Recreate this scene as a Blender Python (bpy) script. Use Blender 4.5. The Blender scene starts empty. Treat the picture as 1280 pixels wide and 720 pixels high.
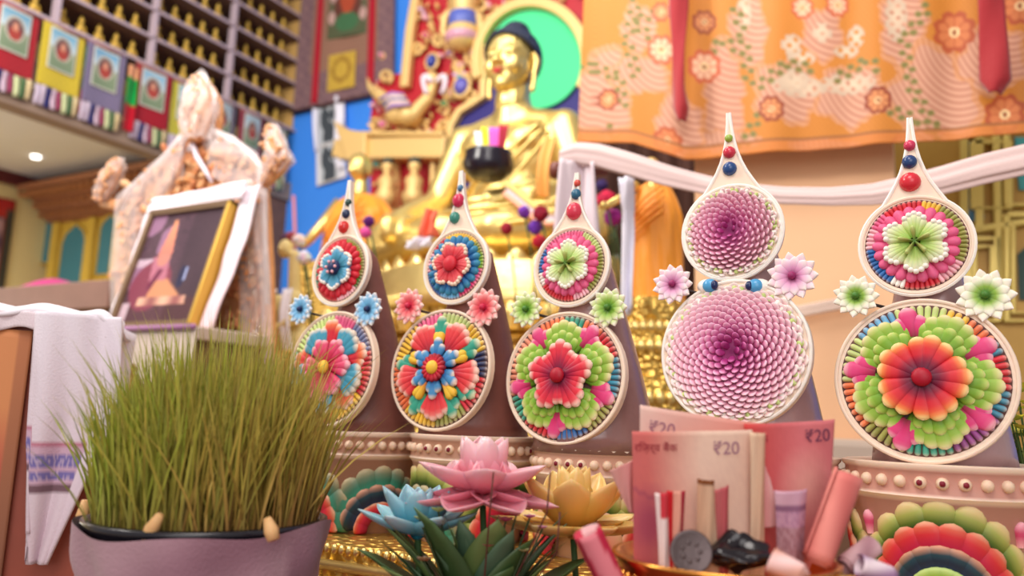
import bpy, math, random
from math import sin, cos, pi, radians as rad, sqrt, atan2, hypot
from mathutils import Vector as V, Matrix
random.seed(7)
sc = bpy.context.scene
COL = sc.collection
# ------------------------------------------------------------------ camera
YAW, PITCH, ROLL, FPX = rad(29), rad(9.1), rad(2.0), 1000.0
EYE = V((0, 0, 1.25))
R0 = V((cos(YAW), sin(YAW), 0)); H0 = V((-sin(YAW), cos(YAW), 0))
FW = H0*cos(PITCH) + V((0, 0, 1))*sin(PITCH)
U0 = -H0*sin(PITCH) + V((0, 0, 1))*cos(PITCH)
RT = R0*cos(ROLL) + U0*sin(ROLL)
UP = U0*cos(ROLL) - R0*sin(ROLL)
def ray(px, py): return FW + RT*((px-640)/FPX) + UP*((360-py)/FPX)
def atY(px, py, Y):
    d = ray(px, py); return EYE + d*((Y-EYE.y)/d.y)
def atX(px, py, X):
    d = ray(px, py); return EYE + d*((X-EYE.x)/d.x)
def atZ(px, py, Z):
    d = ray(px, py); return EYE + d*((Z-EYE.z)/d.z)
def atD(px, py, D): return EYE + ray(px, py)*D
cam = bpy.data.objects.new('camera', bpy.data.cameras.new('camera')); COL.objects.link(cam)
cam.data.sensor_width = 36.0; cam.data.lens = 36.0*FPX/1280
cam.matrix_world = Matrix(((RT.x, UP.x, -FW.x, EYE.x), (RT.y, UP.y, -FW.y, EYE.y), (RT.z, UP.z, -FW.z, EYE.z), (0, 0, 0, 1)))
cam.data.clip_start = .02
cam.data.dof.use_dof = True; cam.data.dof.focus_distance = .80; cam.data.dof.aperture_fstop = 3.6
sc.camera = cam
# ------------------------------------------------------------------ colour + materials
def s2l(c): return c/12.92 if c <= .04045 else ((c+.055)/1.055)**2.4
def rgb(r, g, b): return (s2l(r/255), s2l(g/255), s2l(b/255))
def mix(a, b, t):
    t = max(0, min(1, t)); return tuple(a[i]*(1-t)+b[i]*t for i in range(3))
def ramp(stops, t):
    if t <= stops[0][0]: return stops[0][1]
    for (a, ca), (b, cb) in zip(stops, stops[1:]):
        if t <= b: return mix(ca, cb, (t-a)/max(1e-6, b-a))
    return stops[-1][1]
MATS = {}
def mat(name, color=None, rough=.6, metal=0, bump=0, bscale=60, var=0, vscale=8, coat=0, alpha=1, sss=0, spec=.5, bkind='noise', trans=0, sheen=0):
    m = bpy.data.materials.new(name); m.use_nodes = True
    nt = m.node_tree; b = nt.nodes['Principled BSDF']; L = nt.links
    b.inputs['Roughness'].default_value = rough; b.inputs['Metallic'].default_value = metal
    b.inputs['Coat Weight'].default_value = coat; b.inputs['Coat Roughness'].default_value = .15
    b.inputs['Alpha'].default_value = alpha; b.inputs['Specular IOR Level'].default_value = spec
    b.inputs['Transmission Weight'].default_value = trans
    b.inputs['Sheen Weight'].default_value = sheen
    if sss:
        b.inputs['Subsurface Weight'].default_value = sss; b.inputs['Subsurface Scale'].default_value = .004
    src = None
    if color is None:
        a = nt.nodes.new('ShaderNodeVertexColor'); a.layer_name = 'Col'; src = a.outputs['Color']
    else:
        b.inputs['Base Color'].default_value = (*color, 1)
    tc = nt.nodes.new('ShaderNodeTexCoord')
    if var:
        n = nt.nodes.new('ShaderNodeTexNoise'); n.inputs['Scale'].default_value = vscale; n.inputs['Detail'].default_value = 4
        L.new(tc.outputs['Object'], n.inputs['Vector'])
        mp = nt.nodes.new('ShaderNodeMapRange'); mp.inputs['To Min'].default_value = 1-var; mp.inputs['To Max'].default_value = 1+var
        L.new(n.outputs['Fac'], mp.inputs['Value'])
        mx = nt.nodes.new('ShaderNodeVectorMath'); mx.operation = 'SCALE'
        if src: L.new(src, mx.inputs[0])
        else: mx.inputs[0].default_value = color
        L.new(mp.outputs['Result'], mx.inputs['Scale']); src = mx.outputs['Vector']
    if src: L.new(src, b.inputs['Base Color'])
    if bump:
        if bkind == 'noise':
            n = nt.nodes.new('ShaderNodeTexNoise'); n.inputs['Scale'].default_value = bscale; n.inputs['Detail'].default_value = 3; o = n.outputs['Fac']
        else:
            n = nt.nodes.new('ShaderNodeTexVoronoi'); n.inputs['Scale'].default_value = bscale; o = n.outputs['Distance']
        L.new(tc.outputs['Object'], n.inputs['Vector'])
        bp = nt.nodes.new('ShaderNodeBump'); bp.inputs['Strength'].default_value = bump; bp.inputs['Distance'].default_value = .01
        L.new(o, bp.inputs['Height']); L.new(bp.outputs['Normal'], b.inputs['Normal'])
    MATS[name] = m
    return m
BUTTER = mat('painted_butter', rough=.5, spec=.4, sss=.12)
PAINT = mat('paint', rough=.6, spec=.3)
GLOSSP = mat('gloss_paint', rough=.25)
CLOTH = mat('cloth', rough=.9, spec=.15, bump=.15, bscale=400, sheen=.2)
SILK = mat('silk', rough=.55, spec=.4, bump=.1, bscale=300)
PAPER = mat('paper', rough=.8, spec=.2)
GOLD = mat('gold', color=rgb(240, 212, 136), rough=.33, metal=.85, bump=.15, bscale=30)
GOLDR = mat('embossed_gold', color=rgb(226, 186, 96), rough=.36, metal=.9, bump=1.0, bscale=70, bkind='voronoi')
GILT = mat('gilt_paint', color=rgb(226, 190, 122), rough=.45, metal=.25, bump=.2, bscale=60)
BRASS = mat('brass', color=rgb(222, 150, 70), rough=.22, metal=1)
WOOD = mat('brown_wood', color=rgb(120, 84, 62), rough=.6, var=.3, vscale=20, bump=.2)
# ------------------------------------------------------------------ mesh builder
class MB:
    def __init__(s): s.v = []; s.f = []; s.c = []
    def add(s, vs, fs, cs):
        o = len(s.v); s.v += [V(x) for x in vs]; s.f += [tuple(i+o for i in f) for f in fs]
        if isinstance(cs, tuple): cs = [cs]*len(vs)
        s.c += cs
    def grid(s, fn, nu, nv, col=(1, 1, 1), cu=False, cv=False):
        vs, cs = [], []
        for i in range(nu+(0 if cu else 1)):
            for j in range(nv+(0 if cv else 1)):
                u, v = i/nu, j/nv; vs.append(fn(u, v)); cs.append(col(u, v) if callable(col) else col)
        J = nv+(0 if cv else 1); I = nu+(0 if cu else 1); fs = []
        for i in range(nu):
            for j in range(nv):
                a, b = i % I, (i+1) % I; c, d = j % J, (j+1) % J
                fs.append((a*J+c, b*J+c, b*J+d, a*J+d))
        s.add(vs, fs, cs)
    def lathe(s, prof, n=24, col=(1, 1, 1), M=None, ca=None, axisc=(0, 0)):
        """prof [(r,z)]; col tuple, list per profile point, or fn(k, angle)"""
        vs, cs = [], []
        for k, (r, z) in enumerate(prof):
            for i in range(n):
                a = 2*pi*i/n; p = V((axisc[0]+r*cos(a), axisc[1]+r*sin(a), z)); vs.append(M@p if M else p)
                cs.append(col(k, a) if callable(col) else (col[k] if isinstance(col, list) else col))
        fs = [(k*n+i, k*n+(i+1) % n, (k+1)*n+(i+1) % n, (k+1)*n+i) for k in range(len(prof)-1) for i in range(n)]
        fs.append(tuple(range(n-1, -1, -1))); fs.append(tuple((len(prof)-1)*n+i for i in range(n)))
        s.add(vs, fs, cs)
    def tube(s, pts, r, n=8, col=(1, 1, 1), flat=1.0):
        pts = [V(p) for p in pts]; N = len(pts); rs = r if isinstance(r, (list, tuple)) else [r]*N
        vs, cs = [], []; ref = None
        for k, p in enumerate(pts):
            t = (pts[min(k+1, N-1)]-pts[max(k-1, 0)])
            t = t.normalized() if t.length > 1e-9 else V((0, 0, 1))
            if ref is None: ref = V((0, 0, 1)) if abs(t.z) < .9 else V((1, 0, 0))
            x = (ref - t*ref.dot(t)).normalized(); ref = x; y = t.cross(x)
            for i in range(n):
                a = 2*pi*i/n; vs.append(p + x*(rs[k]*cos(a)) + y*(rs[k]*sin(a)*flat))
                cs.append(col[k] if isinstance(col, list) else col)
        fs = [(k*n+i, k*n+(i+1) % n, (k+1)*n+(i+1) % n, (k+1)*n+i) for k in range(N-1) for i in range(n)]
        fs.append(tuple(range(n-1, -1, -1))); fs.append(tuple((N-1)*n+i for i in range(n)))
        s.add(vs, fs, cs)
    def ell(s, c, r, col=(1, 1, 1), nu=14, nv=9, M=None):
        c = V(c); r = (r, r, r) if isinstance(r, (int, float)) else r
        vs = []; cs = []
        for j in range(1, nv):
            th = pi*j/nv
            for i in range(nu):
                a = 2*pi*i/nu; d = V((r[0]*sin(th)*cos(a), r[1]*sin(th)*sin(a), r[2]*cos(th)))
                vs.append(c + (M@d if M else d))
        top = len(vs); d = V((0, 0, r[2])); vs.append(c+(M@d if M else d)); vs.append(c-(M@d if M else d))
        fs = [(j*nu+i, (j+1)*nu+i, (j+1)*nu+(i+1) % nu, j*nu+(i+1) % nu) for j in range(nv-2) for i in range(nu)]
        fs += [(top, i, (i+1) % nu) for i in range(nu)] + [(top+1, (nv-2)*nu+(i+1) % nu, (nv-2)*nu+i) for i in range(nu)]
        s.add(vs, fs, col)
    def box(s, lo, hi, col=(1, 1, 1), M=None):
        vs = [V((x, y, z)) for x in (lo[0], hi[0]) for y in (lo[1], hi[1]) for z in (lo[2], hi[2])]
        if M: vs = [M@v for v in vs]
        s.add(vs, [(0, 1, 3, 2), (4, 6, 7, 5), (0, 4, 5, 1), (2, 3, 7, 6), (0, 2, 6, 4), (1, 5, 7, 3)], col)
    def prism(s, pts, off, col=(1, 1, 1)):
        """pts: world outline (planar), off: extrusion vector"""
        n = len(pts); off = V(off); vs = [V(p) for p in pts]+[V(p)+off for p in pts]
        fs = [tuple(range(n)), tuple(range(2*n-1, n-1, -1))]+[(i, i+n, (i+1) % n+n, (i+1) % n) for i in range(n)]
        s.add(vs, fs, col)
    def band(s, pts, w, off, col=(1, 1, 1), nrm=V((0, 1, 0))):
        """flat ribbon of width w along pts lying in the plane with normal nrm, extruded by off"""
        pts = [V(p) for p in pts]; N = len(pts); ws = w if isinstance(w, list) else [w]*N; off = V(off); vs = []
        for k, p in enumerate(pts):
            t = (pts[min(k+1, N-1)]-pts[max(k-1, 0)]).normalized(); q = t.cross(nrm)*(ws[k]/2)
            vs += [p-q, p+q, p+q+off, p-q+off]
        fs = [(4*k+i, 4*k+(i+1) % 4, 4*k+4+(i+1) % 4, 4*k+4+i) for k in range(N-1) for i in range(4)]
        fs += [(3, 2, 1, 0), tuple(4*(N-1)+i for i in range(4))]
        s.add(vs, fs, col)
    def tongue(s, b, t, w, z0, z1, h, cols, mp=None, nt=6, base=.45, peak=None, skirt=.0025, pointy=1.0):
        """a rounded petal from 2D point b to 2D point t"""
        b = V((b[0], b[1])); t = V((t[0], t[1])); d = t-b
        if d.length < 1e-7: return
        if peak is None: peak = max(.45, min(.9, 1-.55*w/d.length))
        q = V((-d.y, d.x)).normalized()
        S = (-1, -.72, -.36, 0, .36, .72, 1)
        vs, cs = [], []
        rows = [peak*i/nt for i in range(nt)]+[peak, peak+(1-peak)*.4, peak+(1-peak)*.7, peak+(1-peak)*.9, 1.0]
        for u in rows:
            f = base+(1-base)*min(1, u/peak) if u < peak else max(0, 1-((u-peak)/(1-peak))**2)**(.5*pointy)
            c = ramp(cols, u); zc = z0+(z1-z0)*u; e = b+d*u
            row = [(-1, -skirt)]+[(x, h*(1-x*x)**.6*(.35+.65*f) if f > .02 else 0) for x in S]+[(1, -skirt)]
            for x, dz in row:
                p = e+q*(x*f*w/2); p3 = (p.x, p.y, zc+dz)
                vs.append(mp(*p3) if mp else V(p3)); cs.append(c)
        e = t; 
        for x in range(9):
            p3 = (e.x, e.y, z1-skirt); vs.append(mp(*p3) if mp else V(p3)); cs.append(ramp(cols, 1))
        fs = [(r*9+j, r*9+j+1, (r+1)*9+j+1, (r+1)*9+j) for r in range(len(rows)) for j in range(8)]
        s.add(vs, [tuple(reversed(f)) for f in fs], cs)
    def fan(s, a, rb, rt, m, dt, fall, w, z0, z1, h, cols, mp=None, db=.35, ctr=(0, 0), **k):
        """m fingers side by side making one lobed petal along the angle a"""
        for i in range(m):
            x = i-(m-1)/2
            r = rt*(1-fall*(abs(x)/max(.5, (m-1)/2))**1.5)
            ab, at = a+x*dt*db, a+x*dt
            s.tongue((ctr[0]+rb*cos(ab), ctr[1]+rb*sin(ab)), (ctr[0]+r*cos(at), ctr[1]+r*sin(at)), w, z0-abs(x)*.0004, z1-abs(x)*.0006, h, cols, mp, **k)
    def xf(s, M): s.v = [M@p for p in s.v]; return s
    def mesh(s, name):
        me = bpy.data.meshes.new(name); me.from_pydata(s.v, [], s.f)
        ca = me.attributes.new('Col', 'FLOAT_COLOR', 'POINT'); flat = []
        for c in s.c: flat += [c[0], c[1], c[2], 1.0]
        ca.data.foreach_set('color', flat)
        return me
def smooth(me, on=True): me.polygons.foreach_set('use_smooth', [on]*len(me.polygons))
def build(name, mb, m, parent=None, sm=True, loc=None, angle=None, bevel=0):
    me = mb.mesh(name)
    me.materials.append(m)
    o = bpy.data.objects.new(name, me); COL.objects.link(o)
    if sm:
        smooth(me)
        if angle: 
            try: me.set_sharp_from_angle(angle=rad(angle))
            except Exception: pass
    if parent: o.parent = parent
    if loc is None and parent is None and mb.v:
        xs, ys, zs = [v.x for v in mb.v], [v.y for v in mb.v], [v.z for v in mb.v]
        loc = ((min(xs)+max(xs))/2, (min(ys)+max(ys))/2, min(zs))
    if loc is not None:
        if parent is None: 
            me.transform(Matrix.Translation(-V(loc))); o.location = loc
    elif parent is not None:
        me.transform(Matrix.Translation(-wloc(parent)))
    if bevel:
        b = o.modifiers.new('bevel', 'BEVEL'); b.width = bevel; b.segments = 2; b.limit_method = 'ANGLE'
    return o
def wloc(o):
    p = V((0, 0, 0))
    while o: p = p+o.location; o = o.parent
    return p
def thing(name, label, cat, loc=(0, 0, 0), group=None):
    o = bpy.data.objects.new(name, None); COL.objects.link(o); o.location = loc; o.empty_display_size = .05
    return tag(o, label, cat, group)
def tag(o, label, cat, group=None, kind=None):
    o['label'] = label; o['category'] = cat
    if group: o['group'] = group
    if kind: o['kind'] = kind
    return o
def struct(o): o['kind'] = 'structure'; return o
def dup(o, loc, parent=None, label=None):
    c = o.copy(); COL.objects.link(c); c.parent = parent
    if parent is None: c.location = loc
    for ch in list(o.children): dup(ch, None, c)
    if label: c['label'] = label
    return c
def blob(name, prims, voxel, m, parent=None, it=4, loc=None):
    mb = MB()
    for p in prims:
        if p[0] == 'e': mb.ell(p[1], p[2], nu=20, nv=14, M=p[3] if len(p) > 3 else None)
        else:   # ('c', [points], [radii])
            mb.tube(p[1], p[2], 14)
            for q, r in zip(p[1], p[2]): mb.ell(q, r, nu=14, nv=10)
    o = build(name, mb, m, parent, loc=loc)
    r = o.modifiers.new('join', 'REMESH'); r.mode = 'VOXEL'; r.voxel_size = voxel; r.use_smooth_shade = True
    s_ = o.modifiers.new('smooth', 'SMOOTH'); s_.iterations = it; s_.factor = .5
    return o
def frameM(o, x, y):
    """matrix with local x,y axes (world vectors) and z = x cross y"""
    x = V(x).normalized(); y = V(y); y = (y-x*y.dot(x)).normalized(); z = x.cross(y)
    return Matrix(((x.x, y.x, z.x, o[0]), (x.y, y.y, z.y, o[1]), (x.z, y.z, z.z, o[2]), (0, 0, 0, 1)))
def painted(name, fn, nu, nv, colfn, m, parent=None, thick=None, loc=None):
    mb = MB(); mb.grid(fn, nu, nv, colfn)
    o = build(name, mb, m, parent, loc=loc)
    if thick:
        t = o.modifiers.new('thickness', 'SOLIDIFY'); t.thickness = thick; t.offset = 0
    return o
ORD = ['first', 'second', 'third', 'fourth', 'fifth', 'sixth', 'seventh', 'eighth', 'ninth', 'tenth', 'eleventh', 'twelfth']
ALT = atY(588, 546, .812).z-.125      # top of the step under the sculptures
T0 = ALT-.067                          # table top
# ------------------------------------------------------------------ butter sculptures (tormas)
CREAM = rgb(243, 218, 196); WHITE = rgb(246, 236, 226); RED = rgb(206, 34, 52); DRED = rgb(128, 18, 40); CRIM = rgb(196, 30, 70)
PINK = rgb(226, 96, 140); MAG = rgb(206, 40, 104); LPINK = rgb(244, 180, 190); GREEN = rgb(132, 176, 52); DGREEN = rgb(70, 122, 40); LGREEN = rgb(196, 214, 132)
TEAL = rgb(52, 156, 130); BLUE = rgb(40, 104, 170); NAVY = rgb(30, 44, 90); LBLUE = rgb(110, 176, 216); YEL = rgb(238, 190, 60); ORANGE = rgb(238, 120, 70); PURPLE = rgb(150, 70, 140); OLIVE = rgb(150, 150, 70); STEEL = rgb(58, 140, 166)
def frame_of(c, up, yaw):
    x = V((cos(yaw), sin(yaw), 0)); return frameM(c, x, up)
def ring_bars(mb, r0, r1, n, z, segs, w=.8, h=.0022):
    """rays of coloured butter laid side by side round a medallion; segs = [(upto_fraction, colour)]"""
    for i in range(n):
        f = i/n; a = pi/2-2*pi*f
        c = next(cc for up, cc in segs if f < up)
        v = .85+.3*random.random(); c = tuple(min(1, x*v) for x in c)
        mb.tongue((r0*cos(a), r0*sin(a)), (r1*cos(a), r1*sin(a)), 2*pi*r1/n*w, z, z, h, [(0, c), (.8, c), (1, mix(c, CREAM, .5))], base=.8, nt=3)
def disc_board(mb, R, z0, z1, col=CREAM):
    mb.lathe([(R*.2, z0), (R, z0), (R, z1), (R*.2, z1)], 48, col)
def rim_ring(mb, R, w, z, h, col=CREAM):
    n = 64
    mb.tube([(R*cos(2*pi*i/n)*(1-w/R/2), R*sin(2*pi*i/n)*(1-w/R/2), z) for i in range(n+1)], w/2, 8, col, flat=1.0)
def G(*cs): return [(i/(len(cs)-1), c) for i, c in enumerate(cs)]
BIG = {}
def E(*cs):
    """painted petal: base colours, a broad main colour, a thin pale edge"""
    if len(cs) < 4: return G(*cs)
    st = [(0, cs[0])]; n = len(cs)-2
    for i in range(1, n+1): st.append((.10+.52*i/n, cs[i]))
    st += [(.79, cs[-2]), (.91, mix(cs[-2], cs[-1], .75)), (1, cs[-1])]
    return st
def big_flower(kind, parts):
    """parts(name)-> MB for a part; local disc frame, radius .075"""
    b = parts('border'); R = .0745
    segs = {'a': [(.08, PINK), (.2, rgb(120, 130, 170)), (.34, RED), (.46, YEL), (.6, ORANGE), (.8, TEAL), (.9, LGREEN), (1.1, LGREEN)],
            'b': [(.1, LGREEN), (.2, YEL), (.28, NAVY), (.38, RED), (.5, OLIVE), (.62, YEL), (.78, ORANGE), (.9, YEL), (1.1, PINK)],
            'c': [(.06, TEAL), (.12, ORANGE), (.2, RED), (.3, STEEL), (.42, OLIVE), (.52, BLUE), (.62, RED), (.7, TEAL), (.9, rgb(236, 150, 120)), (1.1, ORANGE)],
            'e': [(.05, LGREEN), (.1, YEL), (.16, ORANGE), (.2, STEEL), (.27, RED), (.34, STEEL), (.44, PURPLE), (.54, TEAL), (.64, OLIVE), (.75, ORANGE), (.85, LGREEN), (.95, LBLUE), (1.1, LGREEN)]}.get(kind)
    if segs: ring_bars(b, .052, .0700, 64, .0035, segs)
    if segs: b.lathe([(.048, .0031), (.0705, .0031), (.0705, .0026), (.048, .0026)], 48, rgb(104, 70, 66))
    D = pi/180
    if kind == 'a':
        for a in (95, 22, -48, 170, 232) : parts('outer_petal').fan(a*D, .030, .066, 4, .16, .12, .0145, .007, .006, .0022, [(0, RED), (.55, RED), (.8, ORANGE), (1, CREAM)])
        for a in (50, 128, -20, -92, 200) : parts('middle_petal').fan(a*D, .022, .061, 5, .17, .10, .0145, .010, .009, .0022, E(NAVY, STEEL, rgb(64, 150, 176), rgb(236, 214, 190)))
        f = parts('inner_petals')
        for a in (60, 120, 5, -55, -105, 180, 235): f.fan(a*D, .006, .041 if a != -105 else .05, 3, .26, .10, .0128, .013, .0125, .0025, E(rgb(150, 10, 30), CRIM, rgb(222, 70, 110), LPINK))
        parts('flower_centre').ell((0, 0, .016), (.008, .009, .006), YEL)
    if kind == 'b':
        for a in (92, 30, -30, -62, -122, 175) : parts('outer_petal').fan(a*D, .034, .066, 3, .15, .12, .0145, .006, .006, .0022, E(DGREEN, TEAL, TEAL, rgb(226, 220, 180)))
        for a in (58, 125, -12, -88, 198) : parts('middle_petal').fan(a*D, .024, .063, 5, .155, .10, .0125, .0095, .0085, .0022, E(DRED, RED, rgb(226, 62, 66), rgb(250, 210, 190)))
        for a in (92, 22, -50, -128, 160) : parts('yellow_petal').fan(a*D, .020, .045, 2, .14, 0, .011, .0105, .0095, .003, E(ORANGE, YEL, YEL))
        f = parts('inner_petals')
        for k in range(6): f.fan((30+60*k)*D, .008, .038, 3, .22, .20, .0118, .013, .012, .0022, E(NAVY, BLUE, rgb(70, 140, 190), CREAM))
        f = parts('heart_petals')
        for k in range(16): f.fan(k*pi/8, .005, .0175, 1, 0, 0, .0065, .017, .0155, .002, E(CRIM, RED, DRED))
        parts('flower_centre').ell((0, 0, .018), (.0085, .0085, .005), YEL)
    if kind in 'ce':
        for a in ((100, 30, -38, -108, 172) if kind == 'e' else (56, 126, -22, -96, 192)):
            parts('outer_petal').fan(a*D, .040, .069, 3, .17, .12, .0165, .007, .006, .0022, E(DRED, MAG, rgb(220, 64, 124), LPINK))
        for a in ((60, 132, -6, -75, 208) if kind == 'e' else (92, 20, -56, -126, 160)):
            f = parts('middle_petal'); f.fan(a*D, .018, .0655, 7, .172, .17, .0150, .0085, .0075, .0022, [(0, DGREEN), (.5, rgb(104, 150, 40)), (.80, rgb(136, 178, 48)), (.91, rgb(200, 206, 120)), (1, rgb(244, 224, 184))])
            f.fan(a*D, .018, .053, 5, .19, .14, .0130, .0105, .0095, .0022, [(0, DGREEN), (.5, rgb(96, 142, 40)), (.82, rgb(128, 172, 46)), (.93, rgb(180, 200, 96)), (1, rgb(226, 220, 150))])
        f = parts('inner_petals')
        for k in range(5):
            if kind == 'e': f.fan((92+72*k-18)*D, .005, .041, 3, .37, .06, .0168, .0155, .0145, .0024, [(0, rgb(70, 6, 46)), (.32, rgb(130, 10, 50)), (.48, RED), (.70, rgb(222, 50, 50)), (.83, rgb(240, 130, 66)), (.94, rgb(250, 214, 140)), (1, rgb(250, 220, 160))])
            else: f.fan((92+72*k)*D, .005, .042, 5, .245, .24, .0132, .0155, .0145, .0024, E(rgb(80, 8, 50), rgb(170, 16, 60), rgb(222, 46, 66), rgb(250, 214, 196)))
        parts('flower_centre').ell((0, 0, .019), (.0088, .0088, .005), rgb(170, 10, 40))
    if kind == 'd':
        dahlia(parts('scale_petals'), parts('border'), .073, 360)
def dahlia(f, b, R, n):
    f.lathe([(.002, .010), (R*.3, .009), (R*.9, .002)], 32, [rgb(120, 14, 84), rgb(190, 80, 140), rgb(236, 190, 190)])
    for k in range(n):
        t = (k+.5)/n; r = R*.87*sqrt(t); a = k*2.39996
        l = R*.10+R*.055*t; w = R*(.105+.085*t)
        c0 = ramp([(0, rgb(120, 14, 84)), (.14, rgb(176, 50, 126)), (.35, rgb(222, 122, 172)), (1, rgb(238, 180, 188))], sqrt(t)*.94)
        c1 = ramp([(0, rgb(170, 40, 124)), (.18, rgb(220, 126, 184)), (.38, rgb(248, 198, 222)), (.8, rgb(246, 204, 216)), (1, rgb(248, 232, 224))], sqrt(t))
        p = (r*cos(a), r*sin(a)); q = ((r+l)*cos(a), (r+l)*sin(a))
        z = .016-.012*t
        f.tongue(p, q, w, z-.006, z+.002, .0012, [(0, c0), (.5, c0), (.8, c1), (1, c1)], nt=4, skirt=.002)
    ring_bars(b, R*.86, R*.965, 52, .004, [(.02, LGREEN)]+[((i+1)/26, (WHITE if i % 2 else LGREEN)) for i in range(26)]+[(1.1, WHITE)], h=.003)
def small_flower(kind, R, parts):
    D = pi/180; s = R/.048
    seg = {'a': [(.02, RED), (.3, OLIVE), (.36, DGREEN), (.5, LPINK), (.66, RED), (.8, TEAL), (1.1, RED)],
           'b': [(.12, YEL), (.2, OLIVE), (.28, GREEN), (.36, PINK), (.46, MAG), (.58, LBLUE), (.72, BLUE), (.82, LPINK), (.92, RED), (1.1, YEL)],
           'c': [(.06, PINK), (.2, LGREEN), (.4, OLIVE), (.48, LPINK), (.66, RED), (.72, WHITE), (.84, BLUE), (1.1, PINK)],
           'e': [(.03, RED), (.1, YEL), (.32, OLIVE), (.42, LPINK), (.54, RED), (.60, WHITE), (.74, BLUE), (.82, LPINK), (.9, PINK), (1.1, RED)]}.get(kind)
    if kind == 'd':
        dahlia(parts('scale_petals'), parts('border'), R*.97, 200); return
    bd_ = parts('border'); ring_bars(bd_, R*.66, R*.93, 60, .0030, seg, w=.95); bd_.lathe([(R*.6, .0031), (R*.94, .0031), (R*.94, .0026), (R*.6, .0026)], 40, rgb(104, 60, 66))
    rc = {'a': (DRED, RED, RED), 'b': (NAVY, BLUE, STEEL), 'c': (MAG, PINK, PINK), 'e': (MAG, PINK, PINK)}[kind]
    f = parts('petal_ring'); n = 22
    for k in range(n):
        a = k*2*pi/n; r1 = R*(.80 if kind in 'ce' else .84)
        f.tongue((R*.35*cos(a), R*.35*sin(a)), (r1*cos(a), r1*sin(a)), R*.22, .006, .0055, .0035, G(*rc), nt=5)
    f = parts('flower_petals')
    pc = {'a': (NAVY, STEEL, LBLUE, WHITE), 'b': (DRED, RED, rgb(240, 110, 110), CREAM), 'c': (GREEN, LGREEN, rgb(232, 232, 200), WHITE), 'e': (GREEN, rgb(186, 206, 116), rgb(236, 232, 206), WHITE)}[kind]
    for k in range(6):
        a = (90+60*k+(20 if kind == 'b' else 0))*D
        f.fan(a, R*.10, R*.60, 5, .165, .12, R*.19, .012, .011, .004, G(*pc[:3]), db=.8)
        for i in range(5):      # beaded white edge of the petal
            x = (i-2)*.165; r = R*.60*(1-.12*(abs(i-2)/2)**1.5)
            f.ell((r*cos(a+x), r*sin(a+x), .0125), (R*.06, R*.06, .003), pc[3], 8, 6)
    c = parts('flower_centre')
    if kind == 'a':
        c.ell((0, 0, .015), (R*.22, R*.22, .007), NAVY)
        for i in range(6): c.ell((R*.17*cos(i*pi/3), R*.17*sin(i*pi/3), .021), R*.045, LPINK, 8, 6)
    elif kind == 'b': c.ell((0, 0, .015), (R*.22, R*.22, .005), RED)
    else:
        for i in range(5): c.tongue((0, 0), (R*.3*cos(i*1.257+.4), R*.3*sin(i*1.257+.4)), R*.09, .016, .019, .003, G(DGREEN, OLIVE, LGREEN))
def medallion(name, root, M, R, kind, small, finial=None):
    """board (with rim and, on the upper one, the pointed finial), then flower layers as sub-parts"""
    b = MB()
    if finial:      # one outline: disc merging by a concave neck into the tip
        L, tx = finial; a0 = rad(34); pts = []
        n = 40
        for i in range(n+1):
            a = pi/2-a0-(2*pi-2*a0)*i/n; pts.append((R*cos(a), R*sin(a)))
        p0 = pts[-1]; 
        for i in range(1, 8):
            t = i/8; e = (1-t)**3.2; pts.append((tx*t**1.2 + (p0[0])*e*(1) - .0065*(1-t)*(1-e)-.001, p0[1]+(L-p0[1])*t))
        pts.append((tx-.0012, L)); pts.append((tx+.0012, L))
        for i in range(7, 0, -1):
            t = i/8; e = (1-t)**3.2; pts.append((tx*t**1.2 - p0[0]*e + .0065*(1-t)*(1-e)+.001, p0[1]+(L-p0[1])*t))
        b.prism([(x, y, -.005) for x, y in pts], (0, 0, .008), CREAM)
        loop = [V((x, y, .003)) for x, y in pts]+[V((pts[0][0], pts[0][1], .003))]
        b.tube(loop, .0018, 6, WHITE)
    else:
        disc_board(b, R, -.005, .003)
    rim_ring(b, R, .0038, .003, 0, WHITE if kind == 'd' else CREAM)
    board = build(name, b.xf(M), BUTTER, root, angle=40)
    P = []
    def parts(n):
        m = MB(); P.append((n, m)); return m
    (small_flower(kind, R-.002, parts) if small else big_flower(kind, parts))
    for n, m in P: build(n, m.xf(M), BUTTER, board)
    return board
def rosette(root, c, up, yaw, R, cols, n=11):
    M = frame_of(c, up, yaw); f = MB(); D = 2*pi/n
    f.lathe([(R*.1, -.004), (R*.5, -.004), (R*.55, .001), (R*.1, .001)], 20, cols[2])
    for ring, (r, z, k) in enumerate(((1.0, .002, 0), (.8, .005, .5))):
        for i in range(n):
            a = (i+k)*D
            f.tongue((R*.12*cos(a), R*.12*sin(a)), (r*R*cos(a), r*R*sin(a)), R*.5, z, z+.006-.003*ring, .0015, G(*cols), nt=5, pointy=1.9, peak=.5)
    o = build('rosette', f.xf(M), BUTTER, root)
    c_ = MB(); c_.ell((0, 0, .009), (R*.16, R*.16, .004), cols[0] if cols[0] != cols[1] else NAVY); build('rosette_eye', c_.xf(M), BUTTER, o)
    return o
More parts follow.
